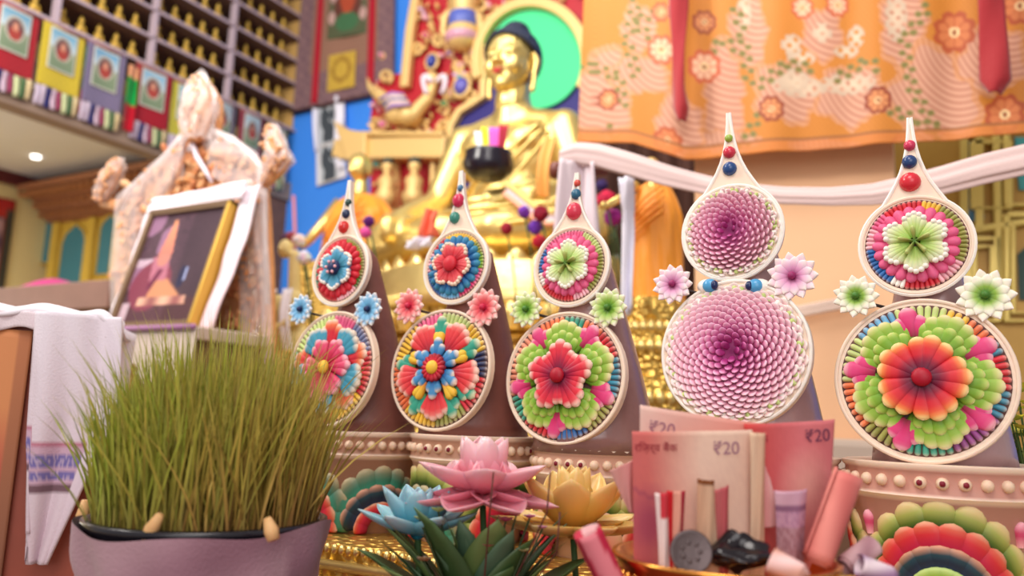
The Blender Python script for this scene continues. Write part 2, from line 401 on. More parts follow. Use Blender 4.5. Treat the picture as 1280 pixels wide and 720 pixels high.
def torma(spec):
    kind = spec['k']; Y = spec['Y']; yaw = rad(spec.get('yaw', 1))
    c1 = atY(*spec['c1'], Y); c2 = atY(*spec['c2'], Y+.012); tip = atY(*spec['tip'], Y+.02)
    up = (c2-c1).normalized(); R1, R2 = spec['R']
    ax = V((c1.x+.012, Y+spec['back'], 0)); zr = atY(*spec['rim'], Y).z; rp = spec['rp']; zb = ALT
    root = thing('butter_torma', spec['label'], 'butter sculpture', (ax.x, ax.y, zb), 'row of butter sculptures')
    # pot
    p = MB(); pc = rgb(*spec['potc']); pd = tuple(x*.8 for x in pc)
    prof = [(rp*.80, zb), (rp*.84, zb+.01), (rp*.95, zr-.034), (rp*.99, zr-.030), (rp*1.01, zr-.028), (rp*.985, zr-.025), (rp*.985, zr-.006), (rp*1.02, zr-.003), (rp*1.02, zr), (rp*.97, zr+.001), (rp*.5, zr-.002)]
    p.lathe(prof, 56, [pd, pd, pd, CREAM, CREAM, pc, pc, CREAM, CREAM, CREAM, pd], axisc=(ax.x, ax.y))
    pot = build('pot', p, BUTTER, root, angle=50)
    bd = MB(); nb = 32
    for i in range(nb):
        a = 2*pi*i/nb; q = (ax.x+rp*.99*cos(a), ax.y+rp*.99*sin(a), zr-.0155); d = V((cos(a), sin(a), 0))
        redc = (i % 12) in (11, 0, 1)
        bd.ell(q, .0056, rgb(236, 204, 176), 8, 6)
        if redc: bd.ell(V(q)+d*.0035, .0030, DRED, 8, 6)
    build('bead_band', bd, BUTTER, pot)
    face = spec.get('face', -pi/2)
    def onpot(x, y, z):
        zz = max(y, zb+.0015); f = (zz-zb)/(zr-zb); r = rp*(.83+.13*min(1, f))+z; a = face+x/rp
        return V((ax.x+r*cos(a), ax.y+r*sin(a), zz))
    pf = spec['fans']
    for (fx, fr, rows) in pf:
        f = MB(); m = 9
        for ri, (rr, cs, ww) in enumerate(rows):
            for i in range(m):
                a = pi*(i+.5)/m if ri % 2 == 0 else pi*(i+0)/m+.0
                r = rr*fr
                f.tongue((fx+r*.5*cos(a), zb+.004+r*.5*sin(a)), (fx+r*cos(a), zb+.004+r*sin(a)), ww*fr, .001+.003*ri, .002+.003*ri, .0045, cs, onpot)
        build('painted_fan', f, BUTTER, pot)
    for (bx, by) in spec.get('buds', []):
        f = MB(); f.tongue((bx, zr-by-.022), (bx, zr-by), .013, .003, .003, .004, G(LPINK, MAG, LPINK), onpot, pointy=1.6); build('painted_bud', f, BUTTER, pot)
    # body
    b = MB(); zt = c2.z+R2*.55; rb = spec['rb']; bc = rgb(*spec['bodyc']); n = 12
    prof = []
    for i in range(n+1):
        t = i/n; prof.append((rb*(1-.72*t**1.25), zr-.004+(zt-zr)*t))
    prof += [(rb*.14, zt+.008), (rb*.03, zt+.012)]
    top = V((c2.x+.008-ax.x, Y+.012+.034-ax.y, 0))
    b.lathe(prof, 32, bc, axisc=(ax.x, ax.y))
    b.v = [v+top*max(0, min(1, (v.z-zr)/(zt-zr))) for v in b.v]
    build('cone', b, MATS[spec['bodym']], root)
    M1 = frame_of(c1, up, yaw); M2 = frame_of(c2, (tip-c1).normalized(), yaw)
    medallion('lower_medallion', root, M1, R1, kind, False)
    tl = M2.inverted()@tip
    medallion('upper_medallion', root, M2, R2, spec['ku'], True, (tl.y, tl.x))
    for (px, py, r, c) in spec['beads']:
        q = M2.inverted()@atY(px, py, Y+.016); f = MB(); f.ell((q.x, q.y, .004), (r, r*spec.get('bs', 1.1), r*.9), rgb(*c), 16, 10); build('bead', f.xf(M2), GLOSSP, root)
    for (px, py, R, cs) in spec['ros']:
        c = atY(px, py, Y+.006); rosette(root, c, up, yaw, R, cs)
        s = MB(); s.tube([c+V((0, .006, -.002)), V((c.x*.4+ax.x*.6, ax.y*.5+c.y*.5, c.z-.012))], .0016, 6, rgb(60, 50, 46)); build('rosette_stem', s, PAINT, root)
    return root
BODY1 = mat('dark_butter', color=rgb(124, 74, 64), rough=.45, var=.2, vscale=30, bump=.1)
BODY2 = mat('wrapped_butter', color=rgb(150, 112, 108), rough=.3, var=.25, vscale=25, bump=.35, bscale=25, coat=.4)
BODY3 = mat('pale_wrapped_butter', color=rgb(176, 140, 140), rough=.28, var=.2, vscale=25, bump=.35, bscale=25, coat=.5)
FG = [(0, rgb(40, 50, 26)), (.5, rgb(50, 74, 30)), (.68, rgb(132, 160, 50)), (.84, rgb(214, 196, 130)), (1, rgb(226, 196, 150))]; FR = [(0, DRED), (.5, CRIM), (.72, rgb(214, 50, 52)), (.86, rgb(222, 104, 80)), (1, rgb(230, 176, 140))]; FN = [(0, NAVY), (.55, rgb(20, 40, 58)), (.74, rgb(34, 76, 88)), (.86, rgb(180, 130, 106)), (1, rgb(220, 160, 130))]; FT = G(rgb(24, 60, 60), TEAL, rgb(70, 120, 100), rgb(200, 180, 140)); FY = G(OLIVE, GREEN, LGREEN)
W_B = (NAVY, LBLUE, rgb(120, 180, 220), WHITE); W_R = (CRIM, rgb(224, 70, 80), rgb(236, 130, 130), rgb(246, 220, 210)); W_G = (DGREEN, GREEN, LGREEN, WHITE); W_P = (rgb(150, 40, 100), rgb(222, 150, 190), rgb(238, 200, 216), WHITE); W_W = (DGREEN, rgb(150, 186, 70), rgb(240, 236, 210), WHITE)
rose = 'small star rosettes'
SP = [
 dict(k='a', ku='a', Y=.795, c1=(415, 461), c2=(427, 338), tip=(438, 226), rim=(452, 541), R=(.0755, .0485), rp=.071, rb=.066, back=.062, yaw=-3, bodym='dark_butter', bodyc=(124, 74, 64), potc=(176, 128, 104),
      beads=[(432, 285, .0080, (206, 44, 40)), (434, 268, .0060, (40, 50, 84)), (436, 253.5, .0048, (44, 74, 66))], ros=[(380, 388, .0215, W_B), (464, 388, .0235, W_B)],
      fans=[(-.045, .085, [(1, FT, .40), (.72, FR, .40), (.45, FG, .36)]), (.075, .08, [(1, FT, .40), (.72, FN, .40), (.45, FR, .36)]), (-.16, .085, [(1, FG, .40), (.72, FR, .40)])],
      label='farthest butter torma, blue flower on a red ring above a crimson flower with yellow eye'),
 dict(k='b', ku='b', Y=.812, c1=(551, 462), c2=(571, 333), tip=(577, 214), rim=(588, 546), R=(.0745, .0480), rp=.078, rb=.070, back=.062, yaw=-3, bodym='dark_butter', bodyc=(124, 74, 64), potc=(190, 142, 116),
      beads=[(570, 273, .0072, (60, 136, 120)), (574, 251, .0085, (206, 44, 84)), (575.5, 235, .0042, (72, 116, 150))], ros=[(515, 384, .0235, W_R), (608, 386, .0245, W_R)],
      fans=[(-.03, .088, [(1, FG, .40), (.72, FT, .40), (.45, FR, .36)]), (.10, .085, [(1, FG, .40), (.72, FR, .40)]), (-.15, .085, [(1, FT, .40), (.72, FR, .40)])],
      label='butter torma with a red flower on a blue ring above a blue star flower'),
 dict(k='c', ku='c', Y=.822, c1=(706, 472), c2=(715, 333), tip=(722, 217), rim=(735, 563), R=(.0755, .0480), rp=.072, rb=.074, back=.062, yaw=-3, bodym='wrapped_butter', bodyc=(150, 112, 108), potc=(214, 168, 146),
      beads=[(719, 265, .0098, (214, 58, 82)), (720.5, 243, .0062, (44, 100, 130)), (721.5, 229, .0042, (206, 74, 60))], ros=[(661, 388, .0220, W_G), (763, 386, .0235, W_G)],
      fans=[(0, .088, [(1, FG, .40), (.76, G(ORANGE, rgb(236, 160, 140), rgb(236, 190, 150)), .40), (.5, FR, .36)]), (.12, .085, [(1, FG, .40), (.72, FR, .40)]), (-.13, .085, [(1, FG, .40), (.72, FR, .40)])],
      label='butter torma with a pale green flower above a pink star on lime petals'),
 dict(k='d', ku='d', Y=.830, c1=(918, 441), c2=(915.5, 290), tip=(911, 142), rim=(925, 570), R=(.0775, .0535), rp=.078, rb=.070, back=.062, yaw=-2, bodym='pale_wrapped_butter', bodyc=(176, 140, 140), potc=(226, 180, 156),
      beads=[(913, 212, .0078, (40, 74, 130)), (912, 191, .0068, (206, 52, 74)), (911, 173, .0045, (150, 176, 70))], bs=1.0, ros=[(843, 357, .0225, W_P), (992, 347, .0255, W_P)],
      fans=[(0, .088, [(1, FG, .40), (.72, FR, .40)])],
      label='butter torma with two dahlias of tiny pink scale petals standing behind the banknotes'),
 dict(k='e', ku='e', Y=.837, c1=(1154, 475), c2=(1145, 307), tip=(1137, 148), rim=(1172, 581), R=(.0770, .0500), rp=.090, rb=.064, back=.066, yaw=-2, bodym='pale_wrapped_butter', bodyc=(176, 140, 140), potc=(206, 150, 134),
      beads=[(1138, 229, .0098, (214, 44, 58)), (1137, 203, .0070, (40, 66, 116)), (1137, 182, .0056, (206, 56, 92))], bs=1.0, ros=[(1071, 372, .0215, W_W), (1232, 371, .0250, W_W)],
      fans=[(0, .088, [(1, FG, .40), (.78, FR, .40), (.55, FN, .40), (.34, FY, .40)]), (.15, .085, [(1, FG, .40), (.72, FR, .40)]), (-.15, .085, [(1, FG, .40), (.72, FR, .40)])], buds=[(.073, .045), (-.073, .045)], face=-pi/2-.05,
      label='butter torma with a red and orange flower on green petals in a fan painted pot'),
]
TORMAS = [torma(s) for s in SP]
t4 = TORMAS[3]
for px, cx in ((884, 1), (950, -1)):
    c = atY(px, 358, .835); f = MB(); f.ell(c, (.011, .006, .008), WHITE); f.ell(c+V((.004*cx, -.004, 0)), (.008, .006, .0075), rgb(80, 160, 210)); f.ell(c+V((.0095*cx, -.007, 0)), (.004, .004, .005), NAVY)
    build('bead', f, GLOSSP, t4)
# ------------------------------------------------------------------ tables under the offerings
def slab(name, lo, hi, m, parent=None, bevel=.004, col=(1, 1, 1)):
    b = MB(); b.box(lo, hi, col); return build(name, b, m, parent, sm=False, bevel=bevel)
t = thing('altar_riser', 'gold embossed riser step carrying the row of butter sculptures', 'altar step', (-.3, .9, T0))
slab('riser_body', (-.86, .735, T0), (.30, 1.02, ALT), GOLDR, t)
b = MB()
for k in range(4):
    z = T0+.008+.018*k; r = .006 if k % 2 == 0 else .0035
    if k % 2 == 0: b.tube([(-.86, .733, z), (.30, .733, z)], r, 8)
    else:
        for i in range(110): b.ell((-.855+.0105*i, .733, z), (.0045, .0045, .006), nu=6, nv=5)
build('beaded_moulding', b, GOLD, t)
t = thing('altar_table', 'altar table with red cloth top beneath bowl and grass pot', 'table', (-.2, .6, 0))
slab('table_top', (-.70, .33, T0-.04), (.62, 1.06, T0), mat('maroon_cloth', color=rgb(110, 40, 44), rough=.8, var=.2), t)
for x in (-.66, .58):
    for y in (.37, 1.02): slab('leg', (x-.03, y-.03, 0), (x+.03, y+.03, T0-.04), WOOD, t)
# ------------------------------------------------------------------ sprouted barley pot
g = atD(261, 655, .66); gz = g.z; gr = .0935
t = thing('barley_grass_pot', 'pot of tall green barley grass wrapped in mauve cloth beside the altar step', 'potted grass', (g.x, g.y, T0))
b = MB(); mv = rgb(176, 140, 150)
def wrap(u, v):
    a = 2*pi*u; wob = .0035*sin(5*a+3*v)+.0025*sin(11*a-5*v)+.004*sin(3*a+9*v)*v
    r = gr*(.80+.20*(1-v)**.8)+wob*(min(1, .3+v*3))+.005
    z = gz+.003+.003*sin(2*a+1.0)+.0025*sin(5*a) - (gz-T0-.006)*v
    return V((g.x+r*cos(a), g.y+r*sin(a), max(T0, z)))
b.grid(wrap, 72, 16, lambda u, v: mix(mv, rgb(150, 110, 124), .5+.5*sin(22*u+6*v)), cu=True)
build('cloth_wrap', b, CLOTH, t)
b = MB(); b.lathe([(gr*.7, gz-.02), (gr*.96, gz-.02), (gr*.985, gz), (gr*1.02, gz+.002), (gr*1.02, gz+.006), (gr*.97, gz+.007), (gr*.93, gz-.004), (gr*.3, gz-.004)], 56, rgb(30, 28, 36), axisc=(g.x, g.y))
build('black_plastic_pot', b, GLOSSP, t)
b = MB(); b.lathe([(gr*.5, gz-.012), (gr*.94, gz-.010), (gr*.6, gz-.003), (gr*.1, gz-.001)], 32, rgb(70, 52, 36), axisc=(g.x, g.y)); build('soil', b, PAINT, t)
b = MB(); rnd = random.Random(3)
for k in range(2900):
    a = rnd.random()*2*pi; rr = sqrt(rnd.random())*gr*.92; x0, y0 = g.x+rr*cos(a), g.y+rr*sin(a)
    edge = rr/(gr*.92)
    L = (.182*rnd.uniform(.74, 1.04)+.012*cos(a*1.0)*edge)*(1-.40*edge**2.6)*(1 if rnd.random() > .12 else rnd.uniform(.55, .95))
    la = a+rnd.gauss(0, .9); lean = (.02+.06*edge**2+abs(rnd.gauss(0, .085)))*(1 if rnd.random() > .04 else 2.6)
    w = rnd.uniform(.0007, .0017); bend = rnd.gauss(.25, .35)
    da = rnd.random()*pi; qx, qy = cos(da)*w, sin(da)*w
    leftness = (x0-g.x)*cos(YAW)+(y0-g.y)*sin(YAW)
    gfrac = min(1, max(0, .5-leftness/gr*.5+rnd.gauss(0, .25)))
    tipc = mix(rgb(168, 144, 66), rgb(134, 150, 48), gfrac); v_ = rnd.uniform(.7, 1.7); tipc = tuple(x*v_ for x in tipc)
    basec = mix(rgb(140, 92, 54), rgb(140, 130, 60), gfrac)
    vs, cs, fs = [], [], []; n = 5
    for i in range(n+1):
        u = i/n; s = L*u; off = s*lean*(1+bend*u*2)
        c = V((x0+cos(la)*off, y0+sin(la)*off, gz-.004+s*(1-.35*lean*u))); f = (1-u)**.6 if u > .5 else .55+.4*u
        vs += [c-V((qx*f, qy*f, 0)), c+V((qx*f, qy*f, 0))]; cs += [ramp([(0, basec), (.3, mix(basec, tipc, .6)), (.8, tipc), (1, mix(tipc, rgb(170, 160, 90), .5))], u)]*2
        if i: fs.append((2*i-2, 2*i-1, 2*i+1, 2*i))
    b.add(vs, fs, cs)
gm = mat('grass_blades', rough=.5, spec=.3)
o = build('grass_blades', b, gm, t); o['kind'] = 'stuff'
for (px, py, dx, dz) in ((192, 657, .006, .010), (338, 660, -.004, .008), (104, 640, .001, .012)):
    c = atD(px, py, .572 if px > 110 else .66); b = MB(); b.tube([c-V((dx, 0, dz)), c-V((dx*.2, 0, dz*.2)), c+V((dx, 0, dz*.8))], [.0045, .0055, .003], 7, rgb(224, 176, 120)); build('peach_peg', b, BUTTER, t)
# ------------------------------------------------------------------ artificial lotuses and greenery
def petal(mb, o, az, L, W, e0, e1, cup, cols, nu=9, nv=6, shape=.75, r0=.004):
    o = V(o); dr = V((cos(az), sin(az), 0)); q = V((-sin(az), cos(az), 0)); pts = [o+dr*r0]; n = nu
    angs = []
    for i in range(n):
        e = e0+(e1-e0)*(i+.5)/n; pts.append(pts[-1]+(dr*cos(e)+V((0, 0, 1))*sin(e))*(L/n)); angs.append(e)
    angs.append(angs[-1])
    def fn(u, v):
        i = min(n, int(round(u*n))); x = v*2-1; e = angs[i]; w = W/2*(sin(pi*min(1, (u*.94+.06))**shape)**.75)
        nrm = -dr*sin(e)+V((0, 0, 1))*cos(e)
        return pts[i]+q*(x*w)+nrm*(cup*w*x*x)
    mb.grid(fn, n, nv, lambda u, v: ramp(cols, u))
LOT = mat('lotus_plastic', rough=.3, spec=.5, sss=.3, alpha=.93)
def lotus(name, label, px, py, D, s, rows, cols, stem=True):
    c = atD(px, py, D); t = thing(name, label, 'artificial lotus', (c.x, c.y, T0), 'artificial lotuses in the posy')
    for ri, (n, L, W, e0, e1, cup, rot) in enumerate(rows):
        for i in range(n):
            b = MB(); petal(b, (c.x, c.y, c.z), rot+2*pi*i/n, L*s, W*s, rad(e0), rad(e1), cup, cols[min(ri, len(cols)-1)])
            o = build('petal', b, LOT, t); m_ = o.modifiers.new('thickness', 'SOLIDIFY'); m_.thickness = .0008
    b = MB(); b.ell((c.x, c.y, c.z+.008*s/.06), (.010*s/.06, .010*s/.06, .014*s/.06), cols[-1][0][1]); build('seed_head', b, LOT, t)
    b = MB(); b.tube([(c.x, c.y, c.z), (c.x+.004, c.y+.004, (c.z+T0)/2), (c.x, c.y, T0)], .003, 6, rgb(60, 90, 50)); build('stem', b, PAINT, t)
    return t
PK = [G(rgb(236, 130, 150), rgb(214, 130, 146), rgb(240, 180, 190)), G(rgb(214, 96, 120), rgb(226, 140, 156), rgb(246, 200, 206)), G(rgb(226, 110, 130), rgb(236, 150, 164), rgb(246, 206, 210))]
lotus('lotus_flower', 'large pink lotus with a glossy closed bud standing above the greenery', 603, 617, .66, .060,
      [(7, 1.02, .74, -28, 14, .45, .35), (7, .95, .72, 8, 42, .5, .8), (6, .84, .7, 44, 98, .8, .2), (5, .80, .74, 62, 122, .95, .6)], PK)
BL = [G(rgb(70, 150, 170), rgb(120, 190, 206), rgb(180, 220, 226)), G(rgb(50, 130, 150), rgb(110, 180, 200), rgb(170, 214, 226))]
lotus('lotus_flower', 'pale blue lotus low beside the gold riser', 522, 668, .66, .048, [(7, 1.05, .6, 8, 40, .45, .3), (7, 1.0, .58, 34, 72, .6, .75), (6, .8, .5, 60, 100, .8, .2)], BL)
YL = [G(rgb(206, 150, 60), rgb(226, 180, 90), rgb(236, 206, 140)), G(rgb(196, 140, 50), rgb(226, 176, 86), rgb(236, 200, 130))]
lotus('lotus_flower', 'amber yellow lotus in front of the pot with beaded rim', 716, 664, .70, .072, [(7, 1.0, .62, -10, 30, .45, .2), (7, .95, .62, 26, 66, .6, .6), (6, .8, .56, 60, 100, .8, .1)], YL)
c = atD(600, 715, .66)
t = thing('greenery_bunch', 'bunch of dark green artificial leaves below the pink lotus', 'artificial leaves', (c.x, c.y, T0))
rnd = random.Random(5); lc = [G(rgb(20, 34, 18), rgb(44, 70, 36), rgb(76, 104, 56)), G(rgb(30, 50, 24), rgb(70, 96, 46), rgb(120, 138, 80)), G(rgb(18, 34, 26), rgb(40, 68, 48), rgb(96, 126, 96))]
b0 = V((c.x, c.y, T0+.004))
spec = [(px, py) for px, py in ((450, 690), (476, 655), (500, 700), (520, 640), (545, 662), (585, 672), (560, 700), (610, 680), (640, 668), (668, 676), (690, 700), (705, 660), (655, 700), (622, 655), (575, 655), (735, 700), (480, 712), (600, 705), (640, 712))]
for k, (px, py) in enumerate(spec):
    tip = atD(px, py, .62+.05*rnd.random()); d = tip-b0; L = d.length*1.04; az = atan2(d.y, d.x); e = atan2(d.z, hypot(d.x, d.y)); b = MB()
    petal(b, b0, az, L, .034+.022*rnd.random(), e+.25, e-.25, .35, lc[k % 3], nu=9, nv=4, shape=.9, r0=0)
    o = build('leaf', b, mat('leaf_plastic', rough=.4) if 'leaf_plastic' not in MATS else MATS['leaf_plastic'], t); o.modifiers.new('thickness', 'SOLIDIFY').thickness = .0006
for k in range(46):
    tip = atD(rnd.uniform(470, 715), rnd.uniform(640, 722), .63+.05*rnd.random()); d = tip-b0; az = atan2(d.y, d.x); e = atan2(d.z, hypot(d.x, d.y)); b = MB()
    petal(b, b0, az, d.length*1.03, .006+.010*rnd.random(), e+.3, e-.3, .3, lc[k % 3], nu=8, nv=3, shape=1.0, r0=0); build('leaf', b, MATS['leaf_plastic'], t)
for px, py, r, cc in ((632, 652, .006, MAG), (645, 645, .004, MAG), (610, 684, .005, rgb(206, 60, 80)), (662, 648, .005, rgb(190, 60, 130)), (678, 661, .004, rgb(206, 110, 150)), (530, 702, .006, rgb(150, 96, 50)), (655, 690, .005, rgb(200, 190, 120)), (548, 640, .006, rgb(150, 170, 70)), (525, 650, .005, rgb(150, 170, 90))):
    p = atD(px, py, .63); f = MB()
    for i in range(6): petal(f, p, i*pi/3, r*1.3, r*1.1, .2, .7, .4, G(cc, cc, mix(cc, WHITE, .3)), 5, 3, r0=0)
    o = build('small_blossom', f, LOT, t)
    s = MB(); s.tube([p, p*.6+b0*.4+V((0, 0, .006)), b0], .0008, 5, rgb(50, 66, 36)); build('wire_stem', s, PAINT, t)
# twigs of thin wire with curl
for px, py in ((688, 590), (617, 590), (700, 640)):
    p = atD(px, py, .61); s = MB(); s.tube([p, p+V((-.002, 0, -.03)), p*.4+b0*.6, b0], .0007, 5, rgb(90, 50, 40)); build('wire_stem', s, PAINT, t)
# small yellow-green sprig at the right edge
c = atD(1268, 560, .82); t = thing('flower_sprig', 'yellow green sprig with a lilac petal beside the tallest painted pot', 'artificial flowers', (c.x, c.y, ALT)); c0 = V((c.x, c.y, ALT))
for k in range(22):
    p = atD(1240+40*rnd.random(), 484+96*rnd.random(), .80+.03*rnd.random()); f = MB(); cc = rgb(226, 222, 60) if k % 3 else rgb(96, 120, 40)
    petal(f, p, rnd.random()*6.3, .022, .017, rnd.uniform(-.3, .9), rnd.uniform(-.6, .6), .3, G(rgb(120, 140, 40), cc, cc), 5, 3); build('blossom', f, LOT, t)
    s = MB(); s.tube([p, p*.5+c0*.5+V((.01, 0, .01)), c0], .0008, 5, rgb(70, 90, 40)); build('wire_stem', s, PAINT, t)
for px, py in ((1246, 525), (1262, 505), (1250, 545)):
    f = MB(); petal(f, atD(px, py, .84), pi*1.2, .026, .022, .8, .2, .3, G(rgb(206, 160, 206), rgb(226, 190, 226)), 6, 4); build('lilac_petal', f, LOT, t)
# ------------------------------------------------------------------ offering bowl with money
bc_ = atD(905, 694, .56); bz = bc_.z; br = .074
t = thing('offering_bowl', 'golden metal bowl holding folded banknotes and coins', 'bowl', (bc_.x, bc_.y, T0))
b = MB(); hgt = bz-T0
b.lathe([(br*.5, T0), (br*.52, T0+.004), (br*.36, T0+.012), (br*.34, T0+.022), (br*.62, T0+.034), (br*.9, T0+hgt*.62), (br*1.0, bz-.006), (br*1.05, bz-.002), (br*1.05, bz), (br*.99, bz), (br*.9, bz-.02), (br*.6, bz-.045), (br*.2, bz-.052)], 64, axisc=(bc_.x, bc_.y))
build('bowl_body', b, BRASS, t)
b = MB()
for i in range(48):
    a = 2*pi*i/48; b.ell((bc_.x+br*.97*cos(a), bc_.y+br*.97*sin(a), bz-.018), (.004, .004, .009), nu=6, nv=6)
build('embossed_band', b, BRASS, t)
def text(name, s, M, size, m, parent):
    cu = bpy.data.curves.new(name, 'FONT'); cu.body = s; cu.size = size; cu.align_x = 'CENTER'; cu.align_y = 'CENTER'; cu.extrude = .00006
    tmp = bpy.data.objects.new(name, cu); COL.objects.link(tmp)
    me = bpy.data.meshes.new_from_object(tmp.evaluated_get(bpy.context.evaluated_depsgraph_get()))
    bpy.data.objects.remove(tmp); me.name = name; me.transform(M); me.transform(Matrix.Translation(-wloc(parent))); me.materials.clear(); me.materials.append(m)
    o = bpy.data.objects.new(name, me); COL.objects.link(o); o.parent = parent; return o
INK = mat('plum_ink', color=rgb(110, 50, 80), rough=.8); RINK = mat('red_ink', color=rgb(150, 30, 50), rough=.8); INKL = mat('pale_plum_ink', color=rgb(160, 110, 130), rough=.8)
def note(label, q, D, colf, texts=(), curve=.004, dback=0):
    """q: TL, TR, BR, BL photo corners of a folded note standing in the bowl, D depth"""
    P = [atD(x, y, D+(dback if k > 1 else 0)) for k, (x, y) in enumerate(q)]
    nrm = -(P[1]-P[0]).cross(P[3]-P[0]).normalized()
    if nrm.dot(FW) > 0: nrm = -nrm
    def fn(u, v): return (P[0]*(1-u)+P[1]*u)*(1-v)+(P[3]*(1-u)+P[2]*u)*v+nrm*(curve*sin(pi*u)+.0008*sin(9*u+4*v))
    t = thing('banknote', label, 'banknote', tuple((P[2]+P[3])/2), 'banknotes in the golden bowl')
    ext = 1+(48/(q[3][1]-q[0][1]) if q[2][1] >= 680 else 0)      # the part that goes down into the bowl
    o = painted('note_paper', lambda u, v: fn(u, v*ext), 40, 36, lambda u, v: colf(u, min(1, v*ext)), PAPER, t, .0007)
    for s, u, v, size, m in texts:
        e = .004; p = fn(u, v)+nrm*.0009; x = fn(u+e, v)-fn(u-e, v); y = fn(u, v-e)-fn(u, v+e)
        text('lettering', s, frameM(p, x, y), size, m, t)
    return t
A, B_, C_ = rgb(216, 116, 106), rgb(236, 202, 180), rgb(200, 100, 110)
def nz(u, v): return .5+.5*sin(31*u+9*sin(17*v))*sin(23*v+5*sin(13*u))
def col_back(u, v): return mix(mix(rgb(236, 200, 186), rgb(226, 150, 136), u*1.2), rgb(216, 130, 130), .15*nz(u, v))
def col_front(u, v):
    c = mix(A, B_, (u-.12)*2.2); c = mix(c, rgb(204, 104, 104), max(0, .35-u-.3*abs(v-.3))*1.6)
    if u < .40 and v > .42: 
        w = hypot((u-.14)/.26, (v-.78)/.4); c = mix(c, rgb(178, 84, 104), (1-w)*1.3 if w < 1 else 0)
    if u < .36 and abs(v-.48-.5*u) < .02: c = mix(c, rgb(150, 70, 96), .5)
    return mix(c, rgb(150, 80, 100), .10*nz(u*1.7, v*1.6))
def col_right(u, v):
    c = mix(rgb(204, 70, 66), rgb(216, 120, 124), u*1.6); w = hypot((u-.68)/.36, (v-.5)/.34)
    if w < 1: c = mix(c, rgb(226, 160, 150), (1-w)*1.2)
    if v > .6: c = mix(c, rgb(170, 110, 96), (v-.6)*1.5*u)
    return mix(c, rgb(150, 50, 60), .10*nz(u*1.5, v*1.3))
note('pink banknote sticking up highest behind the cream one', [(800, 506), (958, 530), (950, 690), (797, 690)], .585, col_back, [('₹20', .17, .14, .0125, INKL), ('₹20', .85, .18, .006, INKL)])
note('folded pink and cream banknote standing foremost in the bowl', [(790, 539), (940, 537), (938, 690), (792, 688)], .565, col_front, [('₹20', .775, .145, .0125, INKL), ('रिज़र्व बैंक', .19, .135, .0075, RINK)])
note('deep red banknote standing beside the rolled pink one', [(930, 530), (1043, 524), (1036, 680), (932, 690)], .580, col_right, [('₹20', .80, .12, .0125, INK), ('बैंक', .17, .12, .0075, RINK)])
strip = lambda a, c: (lambda u, v: mix(mix(a, c, u), rgb(180, 90, 90), .12*nz(u, v)))
note('narrow cream folded banknote edge beside the cream front note', [(938, 540), (956, 541), (955, 690), (938, 690)], .557, strip(rgb(226, 196, 166), rgb(214, 170, 140)), curve=.003)
note('white and red folded banknote strip standing by the coin', [(819, 616), (834, 615), (836, 700), (824, 700)], .535, lambda u, v: mix(rgb(240, 220, 216), rgb(206, 60, 70), 1 if (v < .35 and u > .3) else .05), curve=.003)
note('red and cream folded strip between white strip and coin', [(834, 613), (856, 613), (852, 700), (836, 700)], .545, lambda u, v: (rgb(196, 30, 40) if u < .3 else rgb(226, 160, 140) if u < .75 else rgb(170, 40, 60)), curve=.003)
note('cream folded banknote with a brown tip above the black bag', [(872, 598), (892, 600), (896, 690), (870, 690)], .545, lambda u, v: rgb(120, 66, 30) if v < .08 else mix(rgb(206, 160, 130), rgb(214, 180, 150), u), curve=.004)
note('pink folded strip leaning on the cream front note', [(892, 612), (910, 606), (910, 690), (898, 690)], .550, strip(rgb(196, 110, 110), rgb(176, 70, 80)), curve=.003)
note('pale pink pointed fold between cream edge and lavender note', [(953, 575), (962, 600), (980, 655), (950, 660)], .562, strip(rgb(226, 150, 150), rgb(236, 190, 186)), curve=.002)
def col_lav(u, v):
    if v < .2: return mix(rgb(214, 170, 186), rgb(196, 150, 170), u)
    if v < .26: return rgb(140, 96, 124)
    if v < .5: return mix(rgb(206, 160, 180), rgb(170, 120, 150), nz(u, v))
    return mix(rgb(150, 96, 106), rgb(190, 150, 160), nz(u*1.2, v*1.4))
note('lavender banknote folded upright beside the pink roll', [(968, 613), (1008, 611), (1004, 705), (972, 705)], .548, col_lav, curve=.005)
note('pink banknote corner jutting out behind the front note', [(762, 588), (792, 574), (792, 640), (786, 640)], .575, strip(rgb(214, 160, 150), rgb(214, 140, 140)), curve=.002)
def roll(label, p0, p1, r, cols, D0=.56, D1=.56, floor=False, z_drop=None):
    a, e = atD(*p0, D0), atD(*p1, D1); t = thing('rolled_banknote', label, 'rolled banknote', tuple(e), 'rolled banknotes by the bowl')
    d = (e-a).normalized(); x = d.orthogonal().normalized(); y = d.cross(x); b = MB(); L = (e-a).length
    def fn(u, v): th = u*2*pi*2.2; rr = r*(1-.35*u); return a+d*(L*v+.004*u)+x*(rr*cos(th))+y*(rr*sin(th))
    b.grid(fn, 54, 10, lambda u, v: mix(cols[0], cols[1], .5+.5*sin(9*u*pi+4*v)) if len(cols) == 2 else cols[int(u*9+v*.5) % len(cols)])
    o = build('rolled_paper', b, PAPER, t); o.modifiers.new('thickness', 'SOLIDIFY').thickness = .0004
    return t
roll('thick pink rolled banknote leaning out of the bowl by the deep red note', (1062, 592), (1022, 700), .0105, [rgb(206, 110, 104), rgb(226, 140, 130)], .55, .535)
roll('red and white striped roll standing between yellow lotus and bowl', (734, 662), (768, 735), .0100, [rgb(206, 70, 90), rgb(236, 190, 190), rgb(190, 40, 70), rgb(226, 130, 140)], .53, .53)
roll('pale pink rolled note lying over the bowl rim', (962, 700), (1000, 722), .0085, [rgb(240, 200, 196), rgb(200, 140, 120)], .50, .49)
roll('pale lilac rolled note lying beside the painted pot', (1092, 680), (1058, 706), .0080, [rgb(236, 196, 200), rgb(176, 130, 140)], .56, .55)
